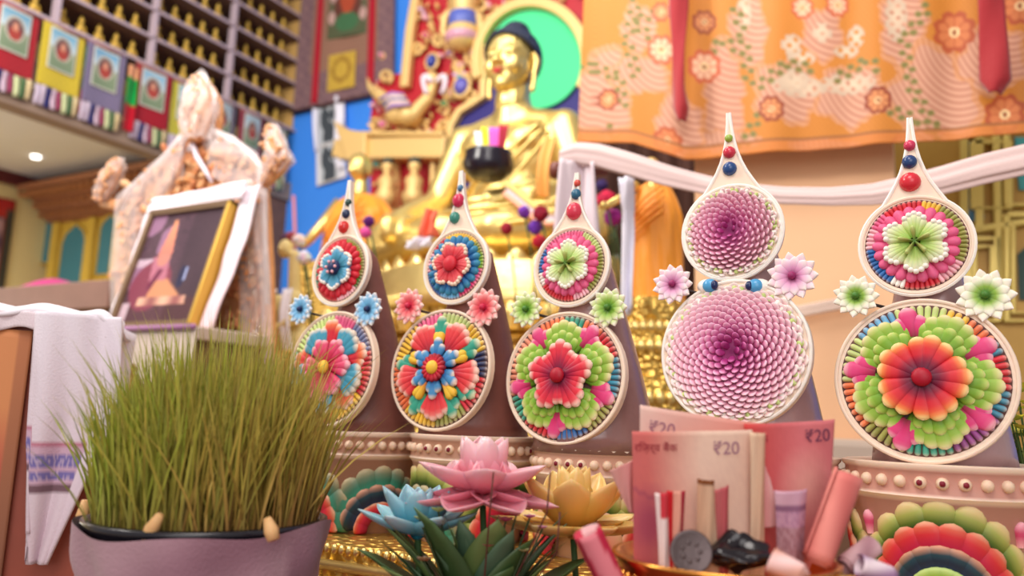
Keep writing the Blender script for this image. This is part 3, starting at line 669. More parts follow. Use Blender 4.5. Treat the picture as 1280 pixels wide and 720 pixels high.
roll('white and plum rolled note lying lowest by the painted pot', (1072, 706), (1112, 722), .0075, [rgb(240, 220, 226), rgb(150, 110, 150)], .52, .52)
c = atD(864, 690, .53); b = MB(); M = frameM(c, RT, UP+FW*.35)
prof = [(.002, -.001), (.0135, -.001), (.0142, -.0006), (.0142, .0006), (.0135, .001), (.0125, .0007), (.002, .0007)]
b.lathe(prof, 40, M=M)
for i in range(7): b.ell(M@V((.006*cos(i*.9), .006*sin(i*.9), .0007)), (.0018, .0018, .0006), nu=6, nv=5, M=M.to_3x3())
tag(build('coin', b, mat('coin_nickel', color=rgb(96, 84, 84), rough=.4, metal=.7, bump=.04, bscale=300)), 'grey coin standing against the notes inside the bowl rim', 'coin')
prims = []; rnd = random.Random(9); c = atD(925, 692, .535)
b = MB()
def crump(u, v):
    th = pi*v; a = 2*pi*u; r = 1+.12*sin(3*a+3*th)+.06*sin(5*a-5*th)+.03*sin(9*th+2*a)
    return c+RT*(.021*r*sin(th)*cos(a))+V((0, 0, 1))*(.0115*r*cos(th)*(.8+.4*sin(a)))+FW*(.012*r*sin(th)*sin(a))
b.grid(crump, 48, 24, rgb(26, 20, 26), cu=True)
tag(build('plastic_bag', b, mat('black_plastic', color=rgb(26, 20, 26), rough=.16, bump=.12, bscale=60)), 'crumpled shiny black plastic pouch lying in the bowl', 'plastic bag')
# ------------------------------------------------------------------ room shell
YB = 3.2; XL = atY(370, 160, YB).x; ZS = atX(368, 162, XL).z; ZBM = atX(345, 245, XL).z
YC = YB-.45; XA = atY(18, 238, YC-.23).x-.03                            # face of the carved cabinet in the aisle
def wallbox(name, lo, hi, m): return struct(slab(name, lo, hi, m, bevel=0))
BLUE_W = mat('blue_wall_paint', color=rgb(56, 138, 240), rough=.7, var=.08, vscale=3)
CREAM_W = mat('cream_wall_paint', color=rgb(226, 208, 150), rough=.8, var=.05)
wallbox('wall_back', (XL-.12, YB, 0), (2.2, YB+.12, 4.2), BLUE_W)
wallbox('wall_aisle', (XA-.12, -1.0, 0), (XA, YB+.12, 4.2), CREAM_W)
wallbox('wall_aisle_end', (XA, YB, 0), (XL-.12, YB+.12, 4.2), CREAM_W)
ZC = atX(0, 213, XA).z
wallbox('ceiling', (XA, -1.0, ZC), (XL-.05, YB, ZC+.1), mat('ceiling_paint', color=rgb(226, 224, 222), rough=.8))
wallbox('trim_1', (XA, -1.0, ZC-.07), (XA+.04, YB, ZC), mat('maroon_trim', color=rgb(96, 32, 34), rough=.6))
wallbox('trim_2', (XL-.10, .2, ZBM), (XL, YB, ZBM+.10), mat('taupe_beam', color=rgb(150, 128, 110), rough=.7))
wallbox('floor', (-5, -2, -.1), (3, YB+.2, 0), mat('floor_wood', color=rgb(196, 176, 156), rough=.6, var=.2))
wallbox('trim_3', (XL-.10, YB-.14, 0), (XL-.02, YB, ZBM), WOOD)
l = atX(45, 195, XL-.5); l = atZ(45, 195, ZC); b = MB(); b.lathe([(.01, l.z), (.024, l.z), (.021, l.z-.012), (.01, l.z-.014)], 20, axisc=(l.x, l.y))
lm = mat('downlight_glow', color=(1, 1, 1)); lm.node_tree.nodes['Principled BSDF'].inputs['Emission Strength'].default_value = 4; lm.node_tree.nodes['Principled BSDF'].inputs['Emission Color'].default_value = (1, .97, .9, 1)
tag(build('ceiling_light', b, lm), 'small round white downlight in the grey aisle ceiling', 'lamp')
# ------------------------------------------------------------------ niche shelves with small gilded statues
SH = mat('lilac_shelf_paint', color=rgb(190, 170, 178), rough=.6); DK = mat('dark_niche', color=rgb(64, 36, 26), rough=.7)
t = thing('statue_cabinet', 'wall cabinet of open niches full of tiny gilded statues', 'cabinet', (XL, 2.3, ZS))
slab('back_panel', (XL-.26, .95, ZS), (XL-.24, YB, ZS+1.1), DK, t)
SB_ = mat('brown_shelf', color=rgb(112, 82, 70), rough=.7); ROW = .137
for k in range(8): slab('shelf', (XL-.24, .95, ZS-.016+ROW*k), (XL, YB-.001, ZS+ROW*k), SB_, t, bevel=0); slab('shelf_lip', (XL-.004, .95, ZS-.014+ROW*k), (XL+.004, YB-.001, ZS+.001+ROW*k), SH, t, bevel=.002)
ys = [atX(px, 60, XL).y for px in (372, 291, 190, 66)]; dy = (ys[0]-ys[3])/3; posts = [ys[0]-dy*k for k in range(6)]
for y in posts[1:]:
    if 1 < y < YB-.05: slab('post', (XL-.03, y-.010, ZS), (XL+.004, y+.012, ZS+1.1), SH, t, bevel=.002)
slab('side_panel', (XL-.24, YB-.012, ZS), (XL-.02, YB-.002, ZS+1.1), mat('ochre_side', color=rgb(206, 164, 96), rough=.5), t)
b = MB(); b.lathe([(.001, 0), (.019, 0), (.021, .006), (.014, .011), (.019, .015), (.018, .021), (.009, .028), (.012, .040), (.010, .049), (.005, .053), (.004, .056), (.0100, .062), (.0105, .069), (.006, .076), (.003, .080), (.001, .085)], 12)
for s_ in (-1, 1): b.tube([(.012*s_, 0, .050), (.019*s_, -.004, .036), (.006*s_, -.016, .028)], [.004, .0035, .003], 6); b.ell((.014*s_, -.006, .024), (.012, .010, .006), nu=8, nv=6)
SG = mat('statue_gold', color=rgb(226, 186, 84), rough=.4, metal=.35)
proto = build('small_statue', b, SG, loc=(0, 0, 0)); first = True
tier = ['lowest', 'second', 'third', 'fourth', 'fifth', 'sixth', 'seventh']; bay = ['corner bay', 'second bay from corner', 'third bay from corner', 'fourth bay from corner']
for r in range(7):
    for bi in range(4):
        for k in range(5):
            y = posts[bi]-dy*(k+.5)/5*.92-.015; p = V((XL-.07, y, ZS+ROW*r+.001))
            d = p-EYE; w = d.dot(FW); sx, sy = 640+1000*d.dot(RT)/w, 360-1000*(d.dot(UP)+.06)/w
            if sx < -12 or sy < -14: continue
            lab = 'tiny gilded statue, %s shelf, %s from the far post, %s' % (tier[r], ORD[k], bay[bi])
            o = proto if first else proto.copy()
            if not first: COL.objects.link(o)
            first = False
            o.location = p; o.rotation_euler = (0, 0, rad(90)); o.scale = (1.12, 1.12, 1.28); tag(o, lab, 'statue', 'gilded statues in the niches')
# ------------------------------------------------------------------ row of small hanging scroll paintings on the left wall
XT = XL+.02
def small_scroll(px0, px1, border, sky, label, n, dx=0):
    X = XT+dx; ya, yb = atX(px0, 90, X).y, atX(px1, 90, X).y; top = ZS-.03; bot = ZBM+.115
    t = thing('hanging_scroll', label, 'scroll painting', (X, (ya+yb)/2, bot), 'small scroll paintings under the niches')
    w = yb-ya
    def P(u, v, o=0): return V((X+o+.004*sin(5*u+n), ya+w*u, top+(bot-top)*v))
    painted('brocade_border', lambda u, v: P(u, v), 24, 30, lambda u, v: mix(border, tuple(x*.7 for x in border), .5+.5*sin(40*u)*sin(52*v)), CLOTH, t, .003)
    def pic(u, v):
        c = mix(sky, rgb(196, 214, 220), v*2) if v < .45 else mix(rgb(150, 160, 130), rgb(120, 140, 110), v)
        h = hypot((u-.5)/.34, (v-.45)/.30)
        if h < 1: c = rgb(196, 190, 170)
        if h < .82: c = rgb(110, 80, 80)
        if hypot((u-.5)/.2, (v-.56)/.16) < 1: c = rgb(170, 70, 60)
        if hypot((u-.5)/.1, (v-.40)/.1) < 1: c = rgb(216, 150, 120)
        if u < .05 or u > .95 or v < .04 or v > .96: c = rgb(206, 206, 190)
        return c
    painted('painted_panel', lambda u, v: P(.16+.66*u, .04+.66*v, .006), 30, 36, pic, PAINT, t, .002)
    fr = MB(); cs = [rgb(206, 190, 206), rgb(206, 190, 206), rgb(40, 40, 100), rgb(206, 180, 196), rgb(150, 60, 90), rgb(206, 214, 160), rgb(80, 110, 70), rgb(220, 200, 150)]
    for i in range(8):
        y0 = ya+w*(i+.04)/8; y1 = ya+w*(i+.96)/8
        fr.grid(lambda u, v: V((X+.004*sin(4*v+i), y0+(y1-y0)*u, bot-.085*v+.004*sin(i*2)*v)), 2, 5, cs[i])
    f = build('fringe_flaps', fr, CLOTH, t); f.modifiers.new('thickness', 'SOLIDIFY').thickness = .002
    rod = MB(); rod.tube([(X-.004, ya, top), (X-.004, yb, top)], .008, 8, rgb(150, 90, 80)); build('top_rod', rod, PAINT, t)
for k, (a, b_, c, s_, lab) in enumerate((
    (-22, 42, rgb(176, 40, 50), rgb(80, 150, 180), 'small scroll painting with a red brocade border cut by the picture edge'),
    (46, 102, rgb(214, 190, 60), rgb(90, 160, 190), 'small scroll painting bordered in bright yellow brocade'),
    (105, 156, rgb(130, 120, 150), rgb(70, 150, 190), 'small scroll painting bordered in violet grey brocade'),
    (170, 216, rgb(170, 30, 46), rgb(120, 176, 206), 'small scroll painting with a crimson border beside the green banner'),
    (219, 257, rgb(206, 196, 70), rgb(120, 176, 186), 'small scroll painting with a lime yellow border half behind the floral finial'),
    (262, 300, rgb(130, 116, 130), rgb(150, 170, 180), 'small scroll painting bordered in dull grey beside the central floral finial'),
    (305, 336, rgb(150, 60, 76), rgb(160, 190, 200), 'small scroll painting with a wine red border behind the shrine shoulder'),
    (340, 366, rgb(150, 150, 110), rgb(160, 180, 180), 'small scroll painting in the corner next to the blue wall'))):
    small_scroll(a, b_, c, s_, lab, k)
def strip_banner(px0, px1, cols, label, dx=.03):
    X = XL+dx; ya, yb = atX(px0, 120, X).y, atX(px1, 120, X).y; top = ZS-.06; bot = ZBM+.05
    o = painted('cloth_banner', lambda u, v: V((X+.008*sin(pi*2*u+2*v), ya+(yb-ya)*u, top+(bot-top)*v)), 8, 24, lambda u, v: cols[min(len(cols)-1, int(v*len(cols)))], CLOTH, None, .003)
    tag(o, label, 'banner', 'strip banners between the scrolls')
strip_banner(157, 170, [rgb(214, 150, 110), rgb(20, 140, 60), rgb(20, 150, 66), rgb(176, 20, 40), rgb(176, 20, 40)], 'narrow cloth banner green above red between violet and crimson scrolls')
strip_banner(99, 106, [rgb(60, 100, 40), rgb(70, 90, 40), rgb(150, 30, 40)], 'narrow dark green and red banner beside the yellow scroll', .015)
# ------------------------------------------------------------------ carved cabinet in the aisle
x0, x1 = XA+.02, XL-.12; zt = atY(60, 225, YC-.22).z; zm = atY(70, 280, YC).z
t = thing('carved_cabinet', 'yellow cabinet with teal arched niches under a carved brown cornice', 'cabinet', ((x0+x1)/2, YC+.2, 0))
YEL_W = mat('mustard_paint', color=rgb(206, 172, 66), rough=.5, var=.15, vscale=10); CARV = mat('carved_brown', color=rgb(150, 96, 66), rough=.55, var=.25, vscale=30)
slab('cabinet_body', (x0+.06, YC, 0), (x1, YB, zm+.02), YEL_W, t)
b = MB(); prof = [(0, zm-.0), (-.05, zm+.02), (-.055, zm+.05), (-.09, zm+.06), (-.10, zm+.10), (-.15, zm+.13), (-.17, zm+.17), (-.22, zt-.03), (-.23, zt), (.3, zt), (.3, zm)]
b.prism([(x0+.02, YC+y, z) for y, z in prof], (x1-x0, 0, 0)); build('cornice', b, CARV, t, sm=False)
MO = mat('carved_ochre', color=rgb(176, 116, 70), rough=.5); n = 24; b = MB(); b.ell((0, 0, 0), (.014, .016, .016), nu=8, nv=6); dm = b.mesh('dentil'); dm.materials.append(MO); smooth(dm)
for i in range(n):
    for (y, z, s_) in ((-.075, zm+.035, .9), (-.115, zm+.085, 1.0), (-.175, zm+.135, 1.1), (-.205, zt-.05, 1.0)):
        o = bpy.data.objects.new('dentil', dm); COL.objects.link(o); o.parent = t; o.scale = (s_, s_, s_); o.location = V((x0+.03+(x1-x0)*i/n, YC+y, z))-t.location
TEALM = mat('teal_niche', color=rgb(60, 124, 140), rough=.6, var=.1)
for pa, pb, top, bt in ((52, 64, 272, 330), (76, 107, 282, 357), (122, 146, 270, 345), (150, 170, 268, 345)):
    za, zb2 = atY(pa, bt, YC).z, atY(pa, top, YC).z; xa, xb = atY(pa, 320, YC).x, atY(pb, 320, YC).x; w = xb-xa
    pts = [(xa, za), (xb, za), (xb, zb2-w*.45), (xb-w*.12, zb2-w*.22), (xa+w*.5, zb2), (xa+w*.12, zb2-w*.22), (xa, zb2-w*.45)]
    b = MB(); b.prism([(x, YC-.004, z) for x, z in pts], (0, .02, 0)); f = build('arched_niche', b, TEALM, t, sm=False)
    b = MB(); b.tube([(x, YC-.006, z) for x, z in pts+[pts[0]]], .010, 6); build('niche_frame', b, YEL_W, f)
for px in (43, 70, 115, 148):
    x = atY(px, 320, YC).x; slab('pilaster', (x-.03, YC-.03, 0), (x+.03, YC, zm), YEL_W, t, bevel=.004)
# scroll on the far aisle wall
ya, yb = atX(-30, 300, XA+.02).y, atX(14, 300, XA+.02).y; za, zb2 = atX(0, 372, XA+.02).z, atX(0, 246, XA+.02).z
t = thing('hanging_scroll', 'dark scroll painting with red top band on the cream aisle wall', 'scroll painting', (XA+.02, (ya+yb)/2, za))
painted('brocade_border', lambda u, v: V((XA+.012+.004*sin(9*u), ya+(yb-ya)*u, zb2+(za-zb2)*v)), 24, 24, lambda u, v: rgb(170, 40, 36) if v < .12 else rgb(70, 66, 56) if u > .75 else rgb(176, 50, 40), CLOTH, t, .004)
painted('painted_panel', lambda u, v: V((XA+.022, ya+(yb-ya)*(.1+.62*u), zb2+(za-zb2)*(.2+.6*v))), 16, 16, lambda u, v: mix(rgb(60, 60, 90), rgb(190, 150, 150), .5+.5*sin(9*u)*sin(11*v)), PAINT, t, .003)
# low brown table in the aisle, with a pink cloth
c = atY(60, 375, 1.55); zt2 = atY(60, 364, 1.7).z
t = thing('low_table', 'brown wooden prayer table behind the white draped chest', 'table', (c.x, 1.8, 0))
xa, xb = atY(-40, 375, 1.55).x, atY(134, 375, 1.55).x
slab('table_top', (xa, 1.55, zt2-.10), (xb, 1.98, zt2-.01), mat('dull_brown_wood', color=rgb(140, 104, 92), rough=.55, var=.2, vscale=15), t)
for x in (xa+.04, xb-.04): slab('leg', (x-.03, 1.6, 0), (x+.03, 1.95, zt2-.10), WOOD, t)
xa, xb = atY(48, 362, 1.75).x, atY(110, 362, 1.75).x
o = painted('pink_cloth', lambda u, v: V((xa+(xb-xa)*u, 1.62+.3*v, zt2-.008+.075*sin(pi*v)*(.6+.4*sin(7*u))*sin(pi*min(1, max(0, u*1.0)))**.4)), 24, 12, lambda u, v: rgb(206, 60, 130), CLOTH, None, .006)
tag(o, 'bright pink folded cloth lying on the brown prayer table', 'cloth')
# ------------------------------------------------------------------ back wall: scroll painting, photo prints
YT = YB-.035
q = [(382, -60), (493, -75), (491, 112), (366, 140)]
P4 = [atY(x, y, YT) for x, y in q]
def bl(P, u, v): return (P[0]*(1-u)+P[1]*u)*(1-v)+(P[3]*(1-u)+P[2]*u)*v
t = thing('scroll_painting', 'large scroll painting with plum brocade border on the blue wall', 'scroll painting', tuple(bl(P4, .5, 1)))
painted('brocade_border', lambda u, v: bl(P4, u, v)+V((0, .006*sin(14*u), 0)), 50, 60, lambda u, v: mix(rgb(112, 84, 92), rgb(140, 108, 108), .5+.5*sin(50*u+8*sin(30*v))) if not (.14 < u < .86 and v < .80) else rgb(150, 110, 90), CLOTH, t, .006)
def thk(u, v):
    c = mix(rgb(120, 100, 80), rgb(90, 100, 70), v); 
    h = hypot((u-.5)/.36, (v-.5)/.42); 
    if h < 1: c = rgb(110, 60, 50)
    if hypot((u-.5)/.22, (v-.45)/.28) < 1: c = rgb(190, 80, 50)
    if hypot((u-.5)/.3, (v-.82)/.12) < 1: c = rgb(70, 120, 80)
    for x, y in ((.12, .5), (.88, .5), (.1, .75), (.9, .75), (.1, .25), (.9, .25)):
        if hypot(u-x, (v-y)*1.2) < .09: c = rgb(210, 170, 160)
    return mix(c, rgb(60, 40, 30), .3*nz(u*1.3, v*1.2))
def sub(u0, u1, v0, v1, o): return lambda u, v: bl(P4, u0+(u1-u0)*u, v0+(v1-v0)*v)+V((0, -o, 0))
painted('painted_panel', sub(.33, .74, .06, .60, .008), 40, 50, thk, PAINT, t, .003)
painted('yellow_door_panel', sub(.36, .64, .70, .93, .008), 20, 20, lambda u, v: mix(rgb(206, 170, 66), rgb(150, 110, 40), .7*(abs(hypot(u-.5, v-.45)-.3) < .06)+.25*nz(u, v)), CLOTH, t, .003)
for u0 in (.20, .76):
    painted('red_ribbon', sub(u0, u0+.07, .0, .985 if u0 < .5 else .94, .012), 3, 20, lambda u, v: rgb(176, 24, 44), CLOTH, t, .003)
rod = MB(); rod.tube([P4[3]+V((-.01, 0, 0)), P4[2]+V((.01, 0, 0))], .010, 10, rgb(80, 50, 50)); build('bottom_rod', rod, PAINT, t)
q = [(394, 132), (430, 126), (433, 221), (396, 233)]; PP = [atY(x, y, YB-.02) for x, y in q]
t = thing('photo_prints', 'two black and white photographs with a white scarf on the blue wall', 'photograph', tuple(bl(PP, .5, 1)))
def bw(u, v):
    w = (v*2) % 1
    if u < .12 or u > .74: return rgb(226, 224, 230)
    if v < .04 or v > .97 or abs(v-.52) < .02: return rgb(196, 190, 186)
    x, y = (u-.43)/.31, w
    c = rgb(190, 196, 200)
    for a, b_, r in ((-.3, .4, .5), (.3, .75, .45), (-.2, .9, .4), (.5, .3, .3)):
        if hypot(x-a, (y-b_)*1.6) < r: c = rgb(70, 76, 82)
    return c
painted('print', lambda u, v: bl(PP, u, v), 30, 60, bw, PAPER, t, .004)
painted('white_scarf', lambda u, v: bl(PP, .72+.30*u+.05*sin(6*v), -.06+.95*v)+V((0, -.012-.01*sin(6*u+4*v), 0)), 8, 24, lambda u, v: rgb(232, 230, 240), SILK, t, .004)
painted('white_scarf', lambda u, v: bl(PP, -.02+.16*u, -.04+.62*v)+V((0, -.012-.008*sin(6*u+4*v), 0)), 6, 20, lambda u, v: rgb(226, 226, 240), SILK, t, .004)
# ------------------------------------------------------------------ throne back (torana) behind the gilded statue
YT = 2.86
def tp(pts, Y=YT): return [atY(x, y, Y) for x, y in pts]
def arc(cx, cy, r, a0, a1, n=24, Y=YT, ry=None): return tp([(cx+r*cos(rad(a0+(a1-a0)*i/n)), cy-(ry or r)*sin(rad(a0+(a1-a0)*i/n))) for i in range(n+1)], Y)
c = atY(600, 300, YT)
t = thing('carved_arch', 'carved red and gold throne arch with jewels behind the gilded statue', 'throne back', (c.x, YT, 1.2), None)
OFF = (0, .05, 0); REDP = mat('throne_red', color=rgb(176, 20, 36), rough=.5); NAVYP = mat('indigo_paint', color=rgb(34, 24, 110), rough=.6); GRN = mat('halo_green', color=rgb(66, 214, 140), rough=.6)
b = MB(); b.prism(tp([(463, 430), (463, 150), (468, 104), (478, 94), (503, 92), (512, 40), (530, -60), (640, -90), (745, -70), (748, 120), (745, 430)]), OFF); build('red_panel', b, REDP, t, sm=False)
b = MB(); b.prism(tp([(560, 320), (562, 190), (575, 150), (606, 120), (610, 60), (735, 60), (742, 320)], YT-.012), (0, .01, 0)); build('indigo_panel', b, NAVYP, t, sm=False)
b = MB(); b.prism(arc(668, 74, 60, 0, 360, 48, YT-.03, 62), (0, .016, 0)); build('green_halo', b, GRN, t, sm=False)
def relief(name, curves, m=GILT, parent=t, Y=YT):
    b = MB()
    for pts, w, h in curves:
        P = tp(pts, Y-.012) if isinstance(pts[0], tuple) else pts
        b.band(P, w, (0, -h, 0))
    return build(name, b, m, parent, sm=False, bevel=.006)
relief('halo_arch', [(arc(668, 80, 69, 196, -27, 40, YT-.03, 74), .045, .04)])
relief('outer_arch', [([(536, -60), (524, 0), (517, 40), (513, 80), (510, 112)], .045, .04)])
relief('shoulder_arch', [([(607, 52), (608, 90), (608, 124), (594, 132), (578, 142), (568, 160), (564, 188), (563, 210)], .034, .04)])
relief('lintel_beam', [([(428, 190), (520, 188), (566, 187)], .085, .07), ([(436, 202), (566, 201)], .02, .085), ([(436, 173), (566, 174)], .02, .085)])
b = MB(); b.prism(tp([(430, 157), (447, 168), (470, 172), (470, 204), (446, 206), (440, 185)], YT-.03), (0, -.08, 0)); build('beam_end', b, GILT, t, sm=False, bevel=.006)
# scrollwork
def spiral(cx, cy, r, a0, turns, k=1):
    return [(cx+k*r*(1-.75*i/22)*cos(a0+turns*2*pi*i/22), cy+r*(1-.75*i/22)*sin(a0+turns*2*pi*i/22)) for i in range(23)]
for cx, cy, r, a0, tn, k in ((592, 70, 11, 2, 1.2, 1), (600, 92, 9, 0, 1.2, -1), (575, 84, 8, 1, 1.3, 1), (560, 118, 7, 3, 1.3, -1), (590, 120, 8, 1, 1.2, 1), (522, 60, 8, 1, 1.2, -1), (470, 158, 10, 4, 1.2, 1), (530, 160, 10, 4, 1.2, -1), (505, 166, 9, 1, 1.2, 1), (556, 158, 9, 2, 1.2, 1), (612, 30, 12, 2, 1.3, 1), (560, 20, 10, 0, 1.3, -1), (600, 8, 10, 3, 1.3, 1), (548, 50, 8, 1, 1.2, 1), (482, 96, 9, 2, 1.2, -1)):
    b = MB(); b.tube(tp(spiral(cx, cy, r, a0, tn, k), YT-.02), .0095, 7); build('scroll_relief', b, GILT, t)
def jewel(px, py, r, col, ry=None, ring=True):
    c = atY(px, py, YT-.04); f = MB(); ry = ry or r
    f.ell(c, (r, .03, ry), col, 18, 12); o = build('jewel', f, GLOSSP, t)
    if ring: s = MB(); s.tube([c+V((1.25*r*cos(a*pi/12), -.0, 1.22*ry*sin(a*pi/12))) for a in range(25)], r*.28, 8); build('jewel_setting', s, GILT, o)
SB = rgb(52, 66, 150)
jewel(540, 77, .026, SB, .032); jewel(577, 108, .036, rgb(96, 90, 176), .040); jewel(533, 45, .014, rgb(216, 110, 140)); jewel(556, 130, .014, rgb(110, 160, 110)); jewel(479, 156, .018, rgb(226, 130, 170))
jewel(453, 180, .020, rgb(60, 160, 170)); jewel(510, 187, .008, rgb(60, 50, 120)); jewel(523, 187, .008, rgb(206, 150, 190)); jewel(536, 187, .008, rgb(190, 30, 50)); jewel(472, 206, .013, rgb(90, 170, 160)); jewel(478, 70, .012, rgb(226, 150, 170)); jewel(563, 68, .012, rgb(190, 150, 190)); jewel(576, 98, .010, rgb(90, 190, 190), ring=False)
b = MB(); rl = random.Random(4)
def leafm(px, py, a, L, W, c_):
    k = atY(px, py, YT-.004); ca, sa = cos(a)*L, sin(a)*L
    b.tongue((0, 0), (ca, sa), W, .002, .030, .012, [(0, mix(c_, rgb(150, 90, 50), .5)), (.5, c_), (1, c_)], lambda X_, Y_, Z_: V((k.x+X_, k.y-Z_, k.z+Y_)), nt=4, pointy=1.3)
GL = [rgb(226, 186, 116), rgb(232, 196, 130), rgb(214, 170, 100), rgb(226, 170, 180), rgb(206, 170, 200)]
for (xa_, ya_, xb_, yb_, n_) in ((526, 4, 548, 60, 16), (548, 60, 606, 130, 34), (545, 0, 640, 14, 16), (596, 10, 616, 60, 12), (470, 150, 562, 172, 24), (470, 100, 486, 150, 8), (548, 108, 570, 168, 12), (470, 210, 490, 300, 8), (700, -20, 742, 4, 8)):
    for i in range(n_): leafm(rl.uniform(xa_, xb_), rl.uniform(ya_, yb_), rl.random()*6.3, rl.uniform(.026, .046), rl.uniform(.018, .028), rl.choice(GL[:3]) if rl.random() < .85 else rl.choice(GL[3:]))
build('carved_leaf_pattern', b, mat('gilt_leaves', rough=.45), t)
# vase on the arch
c = atY(578, 60, YT-.06); b = MB(); b.lathe([(.01, c.z-.01), (.05, c.z), (.075, c.z+.03), (.08, c.z+.07), (.062, c.z+.10), (.06, c.z+.15), (.055, c.z+.19), (.075, c.z+.23), (.07, c.z+.30)], 24, axisc=(c.x, c.y))
vs = build('carved_vase', b, GILT, t)
b = MB(); b.lathe([(.062, c.z+.09), (.068, c.z+.095), (.068, c.z+.155), (.060, c.z+.16)], 24, axisc=(c.x, c.y)); build('blue_band', b, mat('blue_band', color=rgb(86, 100, 180), rough=.4), vs)
b = MB(); b.lathe([(.03, c.z+.0), (.073, c.z+.026), (.080, c.z+.05), (.06, c.z+.085)], 24, rgb(206, 150, 170), axisc=(c.x, c.y-.004)); build('pink_band', b, GLOSSP, vs)
for k in (-1, 1):
    b = MB(); b.tube(tp([(578+k*12, 10), (578+k*22, 22), (578+k*24, 40), (578+k*15, 55)], YT-.05), [.016, .02, .018, .01], 8); build('vase_leaf', b, GILT, vs)
# makara-like carved bird
def bp(px, py, o=.07): return atY(px, py, YT-o)
m1 = [('e', bp(497, 140), (.062, .06, .062)), ('e', bp(512, 146), (.055, .06, .045)), ('c', [bp(520, 140), bp(534, 124), bp(541, 108), bp(543, 98)], [.036, .030, .024, .022]), ('e', bp(540, 97), (.035, .035, .025)), ('c', [bp(485, 128), bp(474, 118), bp(464, 112)], [.035, .03, .012]), ('c', [bp(470, 118), bp(462, 108), bp(459, 97)], [.02, .014, .006])]
cb = blob('carved_bird', m1, .008, GILT, t, 3)
for i in range(5):
    b = MB(); b.tube([bp(505+i*2, 118+i*3, .13), bp(490, 118+i*3.4, .14), bp(474+i*2, 124+i*4, .12)], [.006, .014, .006], 7); build('wing_feather', b, mat('feather%d' % i, color=[rgb(150, 120, 190), rgb(226, 200, 160), rgb(90, 90, 170), rgb(226, 200, 160), rgb(170, 140, 190)][i], rough=.5), cb)
b = MB()
for k in (-1, 1): b.tube([bp(543+k*(3+11*sin(a*.42)), 102-11*sin(a*.62)+1.5*a, .1) for a in range(7)], .012, 7, rgb(230, 214, 224))
build('white_crest', b, PAINT, cb)
# throne figures below the beam
for px, h, lab in ((482, 1, 'a'), (516, 0, 'b'), (556, 0, 'c')):
    c = bp(px, 250, .10); b = MB()
    b.lathe([(.012, c.z-.03), (.045, c.z-.02), (.05, c.z+.02), (.035, c.z+.05), (.042, c.z+.09), (.02, c.z+.115), (.014, c.z+.125), (.026, c.z+.14), (.028, c.z+.16), (.018, c.z+.18), (.002, c.z+.19)], 16, axisc=(c.x, c.y)); o = build('carved_attendant', b, GILT, t)
    b = MB(); b.ell((c.x, c.y, c.z+.176), (.029, .029, .02), rgb(50, 60, 60)); build('dark_hair', b, PAINT, o)
relief('throne_post', [([(498, 205), (500, 230), (496, 300)], .022, .04), ([(546, 205), (545, 230), (548, 300)], .022, .04)])
# ------------------------------------------------------------------ large gilded seated statue
hd = atD(640, 82, 2.66); S = 1.0
O = hd-V((0, -.03, .665))
def w(x, y, z): return O+V((x, y, z))*S
ST = mat('statue_body_gold', color=rgb(232, 204, 126), rough=.36, metal=.8, bump=.05, bscale=12)
t = thing('seated_statue', 'large gilded seated statue with dark blue hair before the green halo', 'statue', tuple(O))
pr = [('e', w(0, .02, .08), (.22, .17, .12)), ('e', w(0, .0, .2), (.155, .12, .14)), ('e', w(0, 0, .34), (.175, .115, .14)), ('e', w(-.075, -.055, .385), (.085, .06, .06)), ('e', w(.075, -.055, .385), (.085, .06, .06)),
      ('c', [w(-.165, .01, .43), w(0, .01, .465), w(.165, .01, .43)], [.062, .07, .062]),
      ('c', [w(0, 0, .46), w(0, -.012, .55), w(0, -.02, .60)], [.075, .058, .056]),
      ('c', [w(-.185, 0, .425), w(-.235, -.02, .30), w(-.255, -.05, .21)], [.066, .055, .048]), ('c', [w(-.255, -.05, .21), w(-.275, -.17, .15), w(-.28, -.26, .10)], [.046, .038, .030]), ('e', w(-.28, -.285, .075), (.032, .03, .05)),
      ('c', [w(.185, 0, .425), w(.235, -.02, .30), w(.245, -.05, .21)], [.068, .060, .054]), ('c', [w(.245, -.05, .21), w(.15, -.17, .16), w(.05, -.215, .155)], [.052, .042, .032]), ('e', w(.0, -.22, .15), (.055, .03, .02)),
      ('c', [w(-.1, .02, .08), w(-.30, -.14, .07), w(-.36, -.17, .06)], [.11, .09, .075]), ('c', [w(.1, .02, .08), w(.30, -.14, .07), w(.36, -.17, .06)], [.11, .09, .075]),
      ('c', [w(-.35, -.17, .055), w(-.1, -.25, .06), w(.14, -.25, .075)], [.072, .062, .04]), ('c', [w(.35, -.17, .055), w(.1, -.26, .05), w(-.14, -.26, .045)], [.072, .062, .045])]
HZ = .665
def head(x, y, z): return w(x, -.03+y, HZ+z)
ph = [('e', head(0, .0, .03), (.080, .094, .085)), ('e', head(0, -.012, -.02), (.073, .082, .082)), ('e', head(0, -.03, -.062), (.052, .056, .045)), ('e', head(0, -.062, -.086), (.026, .022, .020)),
      ('e', head(-.038, -.060, -.025), (.030, .028, .034)), ('e', head(.038, -.060, -.025), (.030, .028, .034)),
      ('c', [head(0, -.088, .030), head(0, -.099, -.006), head(0, -.109, -.024)], [.0075, .009, .0115]), ('e', head(-.012, -.097, -.026), (.009, .011, .008)), ('e', head(.012, -.097, -.026), (.009, .011, .008)),
      ('e', head(-.033, -.079, .008), (.020, .012, .010)), ('e', head(.033, -.079, .008), (.020, .012, .010)),
      ('c', [head(-.058, -.066, .022), head(-.034, -.084, .034), head(-.01, -.089, .026)], [.004, .006, .005]), ('c', [head(.058, -.066, .022), head(.034, -.084, .034), head(.01, -.089, .026)], [.004, .006, .005])]
body = blob('body', pr, .011, ST, t, 6)
hd_ = blob('head', ph+[('c', [head(0, .02, -.06), head(0, .01, -.13)], [.056, .058])], .0036, ST, t, 3)
